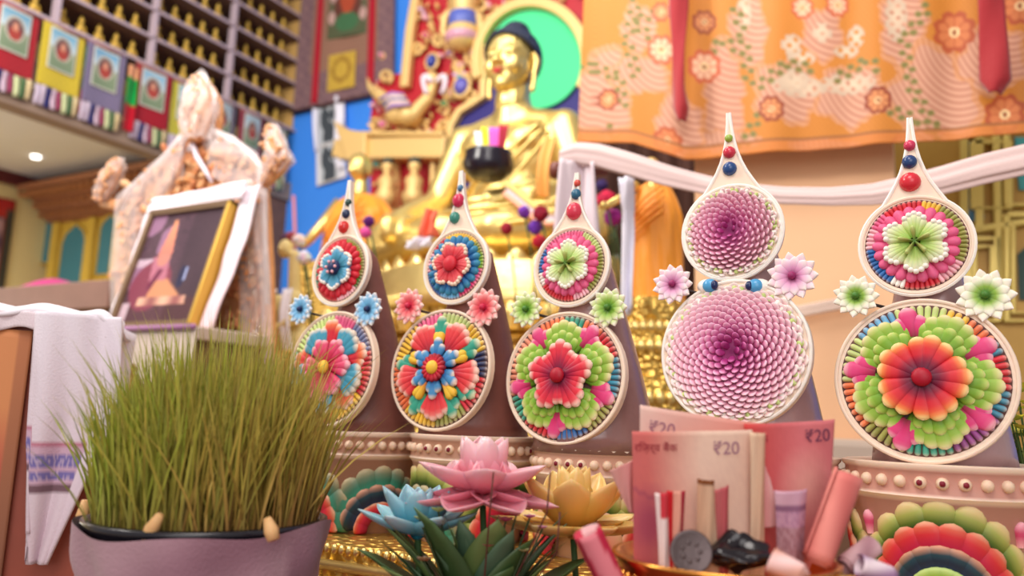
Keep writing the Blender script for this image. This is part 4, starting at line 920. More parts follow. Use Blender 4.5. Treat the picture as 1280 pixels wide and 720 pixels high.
for k in (-1, 1):
    e = blob('ear', [('c', [head(.083*k, .004, .028), head(.086*k, .012, .0), head(.084*k, .006, -.03)], [.012, .014, .011]), ('c', [head(.084*k, .004, -.03), head(.083*k, .0, -.075), head(.080*k, -.002, -.098)], [.010, .009, .010])], .0035, ST, hd_, 2)
    b = MB(); b.tube([head(k*(.050-.008*i), -.076-.004*min(i, 4-i)-(.006 if i > 0 else 0)-.002*i, .006-.0022*min(i, 4-i)) for i in range(5)], .0026, 6, rgb(70, 46, 34)); build('eyelid_line', b, PAINT, hd_)
b = MB(); b.tube([head(x, -.096-.006*(1-abs(x)/.02)+.004*(abs(x)/.02), -.052+.0025*abs(x)/.02) for x in (-.022, -.012, 0, .012, .022)], [.0015, .0042, .0035, .0042, .0015], 8, rgb(180, 40, 50)); b.tube([head(x, -.094-.006*(1-abs(x)/.016), -.060) for x in (-.016, -.008, 0, .008, .016)], [.0012, .0045, .0055, .0045, .0012], 8, rgb(190, 50, 56))
build('lips', b, PAINT, hd_)
HAIR = mat('blue_black_hair', color=rgb(32, 38, 62), rough=.6, bump=.9, bscale=110, bkind='voronoi')
b = MB()
def cap(u, v):
    a = 2*pi*u; th = v*rad(128 if sin(a) > -.2 else 128); th = v*rad(96+38*sin(a)) 
    x, y, z = .090*sin(th)*cos(a), .101*sin(th)*sin(a)+.004, .096*cos(th)
    return head(x, y, .026+z)
b.grid(cap, 48, 20, cu=True); b.ell(head(0, .02, .122), (.050, .050, .040)); hr = build('hair', b, HAIR, hd_); hr.modifiers.new('thickness', 'SOLIDIFY').thickness = .008
b = MB(); b.ell(head(0, -.094, .046), .0045, rgb(230, 220, 200), 8, 6); build('brow_jewel', b, GLOSSP, hd_)
# robe folds over the left shoulder
b = MB()
def tors(a, z):  # point on torso surface
    rx, ry = (.178, .128) if z > .25 else (.165, .128)
    return w(rx*sin(a), -ry*cos(a)-.012, z)
for k, (a0, z0, a1, z1) in enumerate(((.95, .43, -1.1, .17), (1.05, .42, -.9, .13), (1.15, .40, -.5, .10))):
    b.tube([tors(a0+(a1-a0)*i/14, z0+(z1-z0)*i/14-.02*sin(pi*i/14)) for i in range(15)], .008 if k == 0 else .005, 7)
build('robe_edge', b, ST, t)
b = MB()
for k in range(5): b.tube([w(.36-.02*k, -.20-.012*k, .11-.012*k), w(.2, -.27-.01*k, .115-.016*k), w(0, -.30, .105-.018*k), w(-.22, -.27, .10-.018*k)], .007, 6)
build('robe_folds', b, ST, t)
# scarves on the lap
P = [atY(634, 226, O.y-.30), atY(698, 256, O.y-.30)]
o = painted('offering_scarf', lambda u, v: P[0]*(1-u)+P[1]*u+V((0, -.01-.012*sin(9*v), -.05*v+.012*sin(5*u)-.03*sin(pi*u))), 24, 8, lambda u, v: rgb(236, 206, 120) if v < .35 else rgb(240, 236, 244) if v < .65 else rgb(240, 170, 140), SILK, None, .006)
tag(o, 'yellow white and peach scarf lying across the gilded statue lap', 'scarf')
o = painted('offering_scarf', lambda u, v: atY(681-10*v+16*u, 172+75*v, O.y-.20)+V((0, -.02*sin(pi*v)-.008*sin(9*u), 0)), 8, 20, lambda u, v: rgb(240, 170, 90), SILK, None, .004)
tag(o, 'thin orange scarf hanging from the gilded statue chest', 'scarf')
# alms bowl with offerings
c = atY(610, 224, O.y-.30); b = MB(); b.lathe([(.02, c.z), (.05, c.z+.002), (.070, c.z+.022), (.075, c.z+.045), (.068, c.z+.070), (.070, c.z+.078), (.062, c.z+.078), (.056, c.z+.055), (.02, c.z+.03)], 32, rgb(26, 20, 34), axisc=(c.x, c.y))
tag(build('alms_bowl', b, GLOSSP), 'glossy black alms bowl held on the gilded statue lap', 'bowl')
for lab, col, dx, h_, wd in (('white folded banknote in the black alms bowl', rgb(226, 236, 250), -.035, .075, .010), ('yellow paper strip in the black alms bowl', rgb(236, 226, 60), -.015, .085, .012), ('pink paper flower offering in the black alms bowl', rgb(226, 100, 190), .012, .08, .022), ('dark red folded paper in the black alms bowl', rgb(170, 50, 66), .036, .082, .014)):
    b = MB(); p0 = V((c.x+dx*.8, c.y, c.z+.04)); p1 = V((c.x+dx*1.25, c.y, c.z+.075+h_))
    b.grid(lambda u, v: p0*(1-v)+p1*v+V(((u-.5)*2*wd*(.6+.5*v), .006*sin(7*u+3*v), 0)), 6, 8, col); o = build('paper_offering', b, PAPER); o.modifiers.new('thickness', 'SOLIDIFY').thickness = .003; tag(o, lab, 'paper')
# ------------------------------------------------------------------ golden pedestal of the statue
PED = O+V((.0, -.02, -.05))
t = thing('statue_pedestal', 'tiered golden lotus pedestal carrying the large gilded statue', 'pedestal', (PED.x, PED.y, 0))
def tier_box(name, hw, y0, y1, z0, z1, m=GOLDR): return slab(name, (PED.x-hw, PED.y-y0, z0), (PED.x+hw, PED.y+y1, z1), m, t, bevel=.015)
z = PED.z
b = MB()
for ri in range(2):
    n = 34
    for i in range(n):
        a = 2*pi*(i+.5*ri)/n; ex = V((cos(a)*.50, sin(a)*.37, 0)); az = a
        zz = z-.085-.05*ri
        petal(b, (PED.x+ex.x*.88, PED.y+ex.y*.88, zz+(.0 if ri == 0 else -.06)), az, .11, .10, 1.1 if ri == 0 else -.2+1.2, 2.0 if ri == 0 else 1.9, .5, [(0, (1, 1, 1)), (1, (1, 1, 1))], 7, 4)
o = build('lotus_petals', b, GOLD, t); o.modifiers.new('thickness', 'SOLIDIFY').thickness = .01
b = MB(); b.lathe([(.02, z-.14), (.46, z-.14), (.40, z-.09), (.41, z-.02), (.38, z), (.02, z)], 48, M=Matrix.Translation((PED.x, PED.y, 0))@Matrix.Diagonal((1.08, .9, 1, 1))); build('lotus_core', b, GOLD, t)
tier_box('upper_tier', .43, .36, .36, z-.21, z-.14); tier_box('waist', .38, .31, .30, z-.34, z-.21); tier_box('lower_tier', .45, .38, .36, z-.42, z-.34, GOLD)
tier_box('base_step', .49, .42, .36, z-.56, z-.42); tier_box('base_plinth', .51, .45, .36, 0, z-.56, GOLD)
b = MB()
for k in range(26):
    x = PED.x-.41+.82*k/25
    for yy, zz, r in ((PED.y-.32, z-.275, .034), (PED.y-.385, z-.38, .018), (PED.y-.425, z-.49, .034)): b.ell((x*1.0 if r < .03 else x, yy, zz), (r*.9, r*.7, r), nu=8, nv=6)
for k in range(18):
    y = PED.y-.30+.60*k/17
    for xx, zz, r in ((PED.x+.435, z-.175, .018), (PED.x+.385, z-.275, .030), (PED.x+.455, z-.38, .018), (PED.x+.495, z-.49, .034)): b.ell((xx, y, zz), (r*.7, r*.9, r), nu=8, nv=6)
build('embossed_pattern', b, GOLD, t)
b = MB(); b.tongue((0, -.035), (0, .040), .062, 0, .012, .016, [(0, (1, 1, 1)), (1, (1, 1, 1))], lambda X_, Y_, Z_: V((X_, -Z_, Y_)), nt=6, base=.7, pointy=1.5)
b.tongue((0, -.030), (0, .024), .036, .016, .022, .008, [(0, (1, 1, 1)), (1, (1, 1, 1))], lambda X_, Y_, Z_: V((X_, -Z_, Y_)), nt=5, base=.7, pointy=1.5)
lp = b.mesh('lotus_petal'); lp.materials.append(GOLD); smooth(lp)
for hw_, yy, zz, flip, n_ in ((.43, PED.y-.362, z-.175, 1, 15), (.45, PED.y-.382, z-.375, -1, 15), (.49, PED.y-.422, z-.50, 1, 16)):
    for i in range(n_):
        o = bpy.data.objects.new('lotus_petal', lp); COL.objects.link(o); o.parent = t; o.location = V((PED.x-hw_+2*hw_*(i+.5)/n_, yy, zz))-t.location
        if flip < 0: o.rotation_euler = (0, pi, 0)
# butter lamps / ornaments in front of pedestal : white and coral offering scarves
for lab, col, q in (('coral red ornament hanging on the golden pedestal beside the orange robed statue', rgb(236, 110, 80), [(532, 262), (543, 262), (546, 296), (527, 296)]), ('white scarf crumpled on the golden pedestal above the far sculptures', rgb(236, 230, 240), [(508, 302), (542, 294), (540, 308), (512, 312)])):
    Pq = [atY(x, y, PED.y-.56) for x, y in q]
    o = painted('offering_scarf', lambda u, v: bl(Pq, u, v)+V((0, .015*sin(9*u+5*v), 0)), 12, 10, lambda u, v: col, SILK, None, .008); tag(o, lab, 'scarf')
# ------------------------------------------------------------------ pompom flowers
def pompom(px, py, Y, r, col, lab, g='pompom flowers by the golden pedestal'):
    c = atY(px, py, Y); b = MB(); rr = random.Random(px); tt = thing('pompom_flower', lab, 'artificial flower', (c.x, c.y, c.z), g)
    for k in range(90):
        zz = 1-2*(k+.5)/90; a = k*2.4; s_ = sqrt(1-zz*zz); d = V((s_*cos(a), s_*sin(a), zz)); j = rr.uniform(.8, 1.05)
        b.ell(c+d*(r*.8*j), (r*.25, r*.25, r*.25), tuple(x*rr.uniform(.75, 1.2) for x in col), 6, 5)
    b.ell(c, r*.75, tuple(x*.7 for x in col)); build('petal_ball', b, PAINT, tt)
    s = MB(); s.tube([c, c+V((.01, .02, -.08)), c+V((.015, .05, -.22))], .0026, 6, rgb(60, 90, 50)); build('stem', s, PAINT, tt)
YP = 1.75
pompom(633, 286, YP, .0165, rgb(150, 16, 40), 'crimson pompom flower standing alone in front of the golden pedestal'); pompom(655, 265, YP, .0165, rgb(120, 50, 170), 'violet pompom flower uppermost of the small bunch'); pompom(676, 267, YP, .021, rgb(140, 14, 46), 'large wine red pompom flower at the top of the bunch'); pompom(669, 284, YP+.02, .019, rgb(110, 50, 170), 'violet pompom flower in the middle of the bunch'); pompom(674, 302, YP-.02, .018, rgb(176, 16, 46), 'red pompom flower lowest in the bunch')
pompom(461, 277, 1.5, .0145, rgb(90, 16, 110), 'dark purple pompom flower behind the far butter torma'); pompom(457, 291, 1.48, .0145, rgb(216, 80, 150), 'pink pompom flower touching the far butter torma')
pompom(758, 250, YP, .024, rgb(190, 24, 66), 'crimson pompom flower in the gap beside the orange robe'); pompom(766, 272, YP+.05, .022, rgb(150, 30, 130), 'magenta pompom flower below the crimson one by the orange robe'); pompom(752, 232, YP+.1, .016, rgb(50, 30, 90), 'indigo pompom flower under the scarf knot')
b = MB(); Pk = [atY(742, 120, 2.75), atY(905, 120, 2.75), atY(905, 420, 2.75), atY(742, 420, 2.75)]
b.grid(lambda u, v: bl(Pk, u, v*1.6)+V((0, .02*sin(40*u), 0)), 60, 6); o = build('brown_drape', b, mat('brown_drape', color=rgb(84, 50, 40), rough=.85)); o.modifiers.new('thickness', 'SOLIDIFY').thickness = .006
tag(o, 'dark brown drape hanging behind the orange robed statue and throne', 'curtain')
# ------------------------------------------------------------------ orange robed disciple statues
OR = mat('orange_satin', color=rgb(240, 150, 30), rough=.5, bump=.15, bscale=25, sheen=.2)
def disciple(name_l, px, pyh, pyb, Y, wpx, staff):
    hdp = atY(px, pyh, Y); base = atY(px, pyb, Y); u = (atY(px+wpx/2, pyh, Y)-atY(px-wpx/2, pyh, Y)).length; H = hdp.z-base.z
    t = thing('disciple_statue', name_l, 'statue', (hdp.x, Y, base.z))
    X = hdp.x; hr = u*.16
    blob('head', [('e', (X, Y-.02, hdp.z), (hr, hr*1.1, hr*1.3)), ('e', (X, Y-.02-hr*.9, hdp.z-hr*.5), (hr*.35, hr*.4, hr*.4)), ('c', [(X, Y-.02-hr*1.02, hdp.z+.3*hr), (X, Y-.02-hr*1.2, hdp.z-.15*hr)], [hr*.12, hr*.18]), ('c', [(X, Y-.01, hdp.z-hr*.8), (X, Y-.01, hdp.z-hr*2.2)], [hr*.55, hr*.7]), ('e', (X-hr*1.0, Y-.01, hdp.z-.2*hr), (hr*.15, hr*.3, hr*.6)), ('e', (X+hr*1.0, Y-.01, hdp.z-.2*hr), (hr*.15, hr*.3, hr*.6))], hr*.09, ST, t, 2)
    sh = hdp.z-hr*(2.3 if staff else 1.3)
    b = MB()
    def robe(a_, v):
        a = 2*pi*a_; zz = sh-(sh-base.z)*v; wd = u*(.12+.40*min(1, v*3.2)**.5+.05*v); fold = 1+.045*sin(9*a+5*v)*min(1, v*4)+.03*sin(17*a-9*v)
        return V((X+wd*cos(a)*fold, Y+wd*.62*sin(a)*fold, zz))
    b.grid(robe, 64, 24, cu=True); build('robe', b, OR, t)
    b = MB(); b.tube([(X-u*.30, Y-.02, sh-u*.10), (X-u*.47, Y-.06, sh-u*.42), (X-u*.50, Y-.13, sh-u*.72)], [u*.10, u*.08, u*.06], 10); b.ell((X-u*.50, Y-.15, sh-u*.76), u*.07); build('bare_arm', b, ST, t)
    b = MB()
    for k in range(5): b.tube([(X+u*(.30-.16*i), Y-u*(.33+.09*sin(pi*i/4)), sh-u*(.16+.13*k+.13*i)) for i in range(5)], u*.022, 6)
    build('robe_folds', b, OR, t)
    if staff:
        slab('plinth', (X-u*.6, Y-u*.45, 0), (X+u*.6, Y+u*.45, base.z), GOLDR, t)
        b = MB(); p = V((X-u*.62, Y-.16, sh-u*.76)); b.tube([p+V((-.03, 0, .20)), p, p+V((.03, .0, -.3))], .007, 7, rgb(190, 120, 130)); build('staff', b, PAINT, t)
        b = MB(); b.tube([p-V((.02, 0, 0)), p+V((u*.2, .0, 0))], u*.06, 8); build('hand_bar', b, GILT, t)
disciple('gilded statue in an orange robe holding a staff before the blue wall', 454, 211, 330, 2.45, 70, True)
disciple('orange robed statue seen between two sculptures beside the peach panel', 818, 213, 374, 1.64, 62, False)
P2 = [atY(x, y, 1.54) for x, y in ((774, 222), (790, 222), (791, 385), (779, 400))]
tag(painted('offering_scarf', lambda u, v: bl(P2, u, v)+V((0, .012*sin(7*u+4*v), 0)), 8, 20, lambda u, v: rgb(232, 230, 244), SILK, None, .005), 'white scarf hanging straight down beside the orange robed statue', 'scarf')
c = atY(815, 405, 1.62)
t = thing('statue_pedestal', 'small golden lotus pedestal under the orange robed statue by the peach panel', 'pedestal', (c.x, 1.64, 0))
b = MB(); zt3 = atY(815, 374, 1.62).z
b.lathe([(0.0144, zt3), (0.0648, zt3), (0.0720, zt3-.03), (0.0648, zt3-.05), (0.0792, zt3-.08), (0.0828, zt3-.12), (0.0720, zt3-.14), (0.0720, zt3-.16), (0.0900, zt3-.18), (0.0936, zt3-.24), (0.0792, zt3-.25), (0.0792, zt3-.4), (0.0144, zt3-.4)], 40, axisc=(c.x, 1.64)); build('pedestal_body', b, GOLDR, t)
for zz, R_ in ((zt3-.065, .074), (zt3-.105, .081), (zt3-.21, .092)):
    b = MB()
    for i in range(28): a = 2*pi*i/28; b.ell((c.x+R_*cos(a), 1.64+R_*sin(a), zz), (.012, .012, .014), nu=8, nv=6)
    build('petal_border', b, GOLD, t)
slab('pedestal_foot', (c.x-.075, 1.565, 0), (c.x+.075, 1.715, zt3-.40), mat('red_lacquer', color=rgb(140, 40, 50), rough=.4), t)
# ------------------------------------------------------------------ brocade hanging
YBR = 1.95
FL = [(760, 132, 15, 0), (965, 134, 17, 0), (1098, 123, 18, 0), (880, 27, 16, 0), (827, 18, 13, 0), (880, 82, 22, 1), (828, 66, 20, 1), (1193, 40, 28, 2), (1256, 150, 27, 2), (836, 181, 19, 2), (1003, 8, 15, 1), (1047, 4, 15, 1), (1126, 178, 13, 2), (1275, 12, 26, 2)]
PALE = [(760, 125, 34, 62), (800, 100, 42, 26), (800, 40, 24, 34), (905, 120, 26, 74), (935, 40, 26, 46), (900, 175, 60, 14), (985, 112, 46, 40), (1065, 115, 48, 38), (1028, 40, 26, 34), (1130, 30, 30, 70), (1170, 120, 62, 66), (1240, 80, 46, 44), (1030, 180, 46, 14), (850, 160, 30, 40)]
WHT = [(1000, 105, 34, 13), (1060, 100, 36, 13), (990, 55, 13, 14), (1070, 42, 11, 14), (1028, 38, 12, 13), (1120, 20, 14, 32), (930, 15, 9, 24), (992, 98, 20, 16), (1002, 70, 18, 9), (1058, 60, 16, 8)]
VINES = [[(795, 5), (785, 60), (798, 110)], [(920, 10), (930, 50), (938, 110)], [(735, 85), (775, 105), (780, 150)], [(765, 170), (745, 190)], [(1160, 10), (1130, 50), (1140, 110), (1175, 170)], [(950, 105), (985, 78), (1020, 82)], [(1045, 92), (1085, 72), (1105, 90)], [(925, 190), (945, 150), (960, 135)], [(1100, 130), (1150, 150), (1180, 175)], [(795, 30), (825, 18)], [(800, 40), (832, 62)], [(890, 60), (905, 50), (925, 62)]]
VP = []
for v_ in VINES:
    for (x0, y0), (x1, y1) in zip(v_, v_[1:]):
        L = hypot(x1-x0, y1-y0); n = max(2, int(L/7))
        for i in range(n):
            s = 4.2*(1 if i % 2 else -1); VP.append((x0+(x1-x0)*i/n+s*(y1-y0)/L, y0+(y1-y0)*i/n-s*(x1-x0)/L))
OG, OG2 = rgb(204, 128, 34), rgb(188, 112, 28); PL = rgb(210, 158, 130); PL2 = rgb(172, 104, 78)
def brocade(x, y):
    c = mix(OG, OG2, .5+.5*sin(x*.9)*sin(y*.8))
    for cx, cy, rx, ry in PALE:
        h = hypot((x-cx)/rx, (y-cy)/ry)+.10*sin(5*atan2(y-cy, x-cx)+cx)+.05*sin(11*atan2(y-cy, x-cx))
        if h < 1:
            st = .5+.5*sin(hypot(x-cx-rx*.6, (y-cy)*.8+ry)*.95); c = mix(PL, PL2, .1+.8*st*st); c = mix(c, OG, .0 if h < .85 else .4)
    for cx, cy, rx, ry in WHT:
        h = hypot((x-cx)/rx, (y-cy)/ry)
        if h < 1 and (sin(x*.42+cy)*sin(y*.42+cx) > -.35): c = mix(rgb(220, 194, 164), rgb(190, 164, 140), h)
    for px, py in VP:
        d = hypot(x-px, (y-py)*1.3)
        if d < 5: c = mix(rgb(98, 96, 40), rgb(140, 124, 60), d/5)
    for cx, cy, r, k in FL:
        dx, dy = x-cx, y-cy; h = hypot(dx, dy)
        if h < r*1.05:
            a = atan2(dy, dx); lobe = r*(.82+.18*abs(sin(4*a))); t = h/lobe
            if t < 1:
                oc, ic = ((rgb(140, 54, 24), rgb(216, 140, 84)), (rgb(190, 84, 44), rgb(232, 186, 150)), (rgb(172, 76, 32), rgb(206, 120, 66)))[k]
                c = oc if t > .74 else mix(ic, oc, .75 if abs(sin(4*a)) < .28 else .15)
                if t < .25: c = rgb(150, 80, 40) if t < .14 else rgb(240, 206, 150)
    return c
def bro(u, v):
    px = 733+ (1345-733)*u; z0 = atY(px, -70, YBR).z
    bot = [(0, 176), (.10, 180), (.2, 199), (.55, 183), (.90, 167), (1, 163), (2, 163)]
    for (a, ya), (b_, yb) in zip(bot, bot[1:]):
        if u <= b_: pb = ya+(yb-ya)*(u-a)/(b_-a); break
    P_ = atY(px+(-12*v if u < .02 else 0), -70+(pb+70)*v, YBR); P_.y += .007*sin(26*u+1.5*v)*(.3+.7*v)+.003*sin(61*u)
    return P_
def brc(u, v):
    px = 733+(1345-733)*u; pb = 176+23*max(0, 1-abs(u-.2)*3); y = -70+(pb+70)*v
    c = brocade(px, y)
    if v > .945: c = mix(c, rgb(206, 120, 50), .75)
    if .935 < v < .95: c = rgb(150, 90, 40)
    return c
t = thing('brocade_curtain', 'orange brocade curtain with woven flowers hanging over the peach panel', 'curtain', tuple(bro(.5, 1)))
painted('brocade_cloth', bro, 330, 150, brc, SILK, t, .004)
b = MB(); b.tube([bro(-.01, 0)+V((0, 0, .004)), bro(1.01, 0)+V((0, 0, .004))], .012, 10, rgb(120, 80, 50)); build('curtain_rod', b, PAINT, t)
RIB = mat('red_velvet', color=rgb(160, 8, 24), rough=.75, sheen=.4, bump=.1)
def ribbon(lab, pts, Y):
    b = MB(); n = len(pts)
    L_ = [atY(x-w_/2, y, Y) for x, y, w_ in pts]; R_ = [atY(x+w_/2, y, Y) for x, y, w_ in pts]
    def fn(u, v):
        i = min(n-2, int(v*(n-1))); f = v*(n-1)-i; a = L_[i]*(1-f)+L_[i+1]*f; c_ = R_[i]*(1-f)+R_[i+1]*f
        return a*(1-u)+c_*u+V((0, -.010*sin(pi*u)-.006*sin(7*v+4*u), 0))
    b.grid(fn, 8, 24); o = build('hanging_ribbon', b, RIB); o.modifiers.new('thickness', 'SOLIDIFY').thickness = .004; tag(o, lab, 'ribbon')
ribbon('thin twisted red ribbon hanging over the brocade beside the statue side', [(849, -60, 24), (849, 10, 22), (849, 60, 15), (848, 110, 15), (851, 135, 18), (853, 152, 5)], YBR-.06)
ribbon('wide red velvet ribbon with pointed end on the brocade above the golden doors', [(1238, -60, 30), (1239, 0, 32), (1242, 60, 36), (1244, 100, 38), (1244, 117, 12)], YBR-.06)
# ------------------------------------------------------------------ lama throne: peach panel with white scarf over its rail
YPN = 2.06
t = thing('throne_chair', 'high backed throne seat with plain peach back panel under the brocade', 'throne', (atY(1000, 500, YPN).x, YPN+.2, 0))
xa, xb = atY(868, 300, YPN).x, atY(1122, 300, YPN).x; zt4 = atY(1000, 176, YPN).z
PEACH = mat('peach_cloth', color=rgb(240, 192, 150), rough=.8, bump=.05)
slab('back_panel', (xa, YPN, .75), (xb, YPN+.03, zt4), PEACH, t)
zs = atY(1030, 548, YPN-.1).z
slab('seat', (xa-.02, YPN-.10, zs-.10), (xb+.10, YPN+.0, zs), mat('grey_cream_cloth', color=rgb(206, 186, 170), rough=.8), t, bevel=.015)
slab('seat_base', (xa, YPN-.08, 0), (xb+.06, YPN+.02, zs-.10), WOOD, t)
# sloping rail below (pale strip)
# rail with brown knob
kc = atY(692, 213, 1.42); e = atY(760, 214, 1.47)
b = MB(); d = (e-kc).normalized(); x = d.orthogonal().normalized(); M = frameM(kc, x, d.cross(x)); M = Matrix(((x.x, d.cross(x).x, d.x, kc.x), (x.y, d.cross(x).y, d.y, kc.y), (x.z, d.cross(x).z, d.z, kc.z), (0, 0, 0, 1)))
b.lathe([(r*1.1, z*1.1) for r, z in ((.003, -.008), (.013, -.006), (.0165, 0), (.0165, .010), (.011, .014), (.0105, .020), (.014, .024), (.014, .034), (.010, .038), (.010, .10))], 20, M=M)
t2 = thing('scroll_rod', 'brown turned wooden rod end poking out of the white scarf', 'rod', tuple(kc)); build('rod', b, mat('turned_wood', color=rgb(122, 62, 48), rough=.4), t2)
path = [(700, 196), (720, 192), (750, 196), (790, 207), (830, 219), (870, 229), (920, 240), (980, 245), (1040, 246), (1090, 243), (1130, 236), (1180, 224), (1230, 210), (1300, 194), (1400, 178), (1500, 170)]
def scf(u, v):
    f = u*(len(path)-1); i = min(len(path)-2, int(f)); f -= i; px = path[i][0]*(1-f)+path[i+1][0]*f; py = path[i][1]*(1-f)+path[i+1][1]*f
    Y = 1.40+.07*min(1, u*3)-.10*u*u
    hw = 1.12*((.017 if u > .08 else .012+.06*u)+.004*sin(3*u*pi))
    P_ = atY(px, py, Y); a = 2*pi*v
    rr = 1+.12*sin(5*a+6*u)+.08*sin(9*a-4*u)
    return P_+V((0, .35*hw*sin(a)*rr, hw*cos(a)*rr))
b = MB(); b.grid(scf, 90, 40, rgb(224, 196, 192), cv=True)
t3 = thing('white_scarf', 'long white ceremonial scarf swagged across the peach panel', 'scarf', tuple(atY(980, 245, 1.33))); build('swag', b, SILK, t3)
Ps = [atY(700, 200, 1.40), atY(746, 205, 1.43), atY(752, 330, 1.43), atY(694, 330, 1.40)]
painted('hanging_end', lambda u, v: bl(Ps, u, v)+V((0, -.012*sin(8*u+2*v)-.004*sin(21*u), 0)), 24, 20, lambda u, v: rgb(220, 202, 208), SILK, t3, .003)
Pq2 = [atY(x, y, 2.03) for x, y in ((985, 385), (1062, 370), (1062, 384), (985, 399))]
tag(painted('cloth_band', lambda u, v: bl(Pq2, u*1.4-.2, v)+V((0, .006*sin(5*v*pi), 0)), 20, 6, lambda u, v: rgb(232, 206, 190), SILK, None, .006), 'pale cloth band tied across the peach panel between two sculptures', 'cloth')
# ------------------------------------------------------------------ carved golden doors at right
YD = 2.5
x0, x1 = atY(1090, 300, YD).x, atY(1360, 300, YD).x; zA = atY(1200, 520, YD).z; zB = atY(1200, 120, YD).z
t = thing('carved_doors', 'mustard gold carved cupboard with raised mouldings and blue niches', 'cupboard', ((x0+x1)/2, YD+.1, 0))
OCH = mat('ochre_gilt', color=rgb(186, 144, 62), rough=.4, metal=.25, var=.15, vscale=12); YMO = mat('yellow_moulding', color=rgb(222, 196, 104), rough=.35, metal=.3)
slab('door_panel', (x0, YD, 0), (x1, YD+.4, zB+.4), OCH, t)
def qpl(x, y): return atY(x, y, YD-.008)
def mould(pts, w_=.022): 
    b = MB(); b.band([qpl(*p) for p in pts], w_, (0, -.022, 0)); build('moulding', b, YMO, t, sm=False, bevel=.006)
def rect(a, b_, c, d, w_=.02): mould([(a, b_), (c, b_), (c, d), (a, d), (a, b_)], w_)
rect(1205, 172, 1224, 290); rect(1216, 180, 1262, 262, .014); rect(1210, 300, 1246, 402); rect(1218, 310, 1240, 392, .012); rect(1258, 270, 1340, 402, .018); rect(1266, 280, 1330, 392, .012); rect(1258, 160, 1340, 258, .018); mould([(1200, 292), (1300, 276)], .02); mould([(1245, 160), (1249, 402)], .02); mould([(1140, 290), (1206, 285)]); rect(1142, 300, 1196, 400, .016)
NB = mat('niche_blue', color=rgb(86, 146, 190), rough=.5); NG = mat('niche_teal', color=rgb(30, 70, 60), rough=.5)
for q, m_ in (([(1206, 178), (1226, 176), (1230, 274), (1208, 278)], NB), ([(1268, 172), (1300, 172), (1300, 236), (1274, 238)], mat('niche_turquoise', color=rgb(60, 150, 150), rough=.5)), ([(1272, 318), (1285, 306), (1330, 306), (1330, 375), (1274, 375)], NG)):
    b = MB(); b.prism([qpl(*p) for p in q], (0, -.004, 0)); build('painted_niche', b, m_, t, sm=False)
# ------------------------------------------------------------------ floral shrine with framed portrait
YS = 1.36
t = thing('floral_shrine', 'flame shaped carved floral arch wrapped in clear plastic around the portrait', 'shrine frame', tuple(atY(240, 415, YS)))
out = [(150, 520), (140, 330), (148, 250), (160, 236), (185, 215), (205, 195), (220, 180), (226, 165), (222, 150), (228, 120), (240, 102), (250, 94), (260, 104), (270, 124), (270, 150), (266, 166), (290, 178), (318, 196), (326, 212), (330, 260), (334, 330), (338, 520)]
FLO = mat('tan_carving', color=rgb(220, 156, 104), rough=.5, var=.15, vscale=28, bump=.6, bscale=40)
b = MB(); b.prism([atY(x, y, YS) for x, y in out], (0, .03, 0)); build('arch_board', b, FLO, t, sm=False, bevel=.01)
rnd = random.Random(21)
def inside(x, y):
    c = False; n = len(out)
    for i in range(n):
        (xa_, ya_), (xb_, yb_) = out[i], out[(i+1) % n]
        if (ya_ > y) != (yb_ > y) and x < (xb_-xa_)*(y-ya_)/(yb_-ya_)+xa_: c = not c
    return c
b = MB(); n_ = 0; ct = [rgb(226, 164, 110), rgb(214, 146, 96), rgb(232, 184, 136), rgb(206, 132, 88), rgb(230, 160, 100)]
while n_ < 460:
    x, y = rnd.uniform(140, 340), rnd.uniform(94, 500)
    if not (inside(x, y) and inside(x-9, y+5) and inside(x+9, y+5)) or (170 < x < 258 and y > 285): continue
    n_ += 1; a = rnd.random()*6.3; L = rnd.uniform(12, 24); cc = rnd.choice(ct)
    p = atY(x, y, YS-.002); d = V((cos(a), 0, sin(a)))*L*.0017; q = V((-d.z, 0, d.x)).normalized(); M = frameM(p, d, q.cross(d).cross(d) if False else V((0, 0, 1)) if abs(d.z) < abs(d.x) else V((1, 0, 0)))
    M = Matrix(((1, 0, 0, p.x), (0, 0, -1, p.y), (0, 1, 0, p.z), (0, 0, 0, 1)))
    b.tongue((0, 0), (d.x, d.z), L*.0010, .001, .014, .007, [(0, mix(cc, rgb(150, 90, 60), .45)), (1, cc)], lambda X_, Y_, Z_: M@V((X_, Y_, Z_)), nt=4, pointy=1.6)
build('carved_leaves', b, PAINT, t)
PLA = mat('clear_plastic', color=rgb(250, 240, 240), rough=.14, alpha=.34, spec=.8, bump=.9, bscale=22)
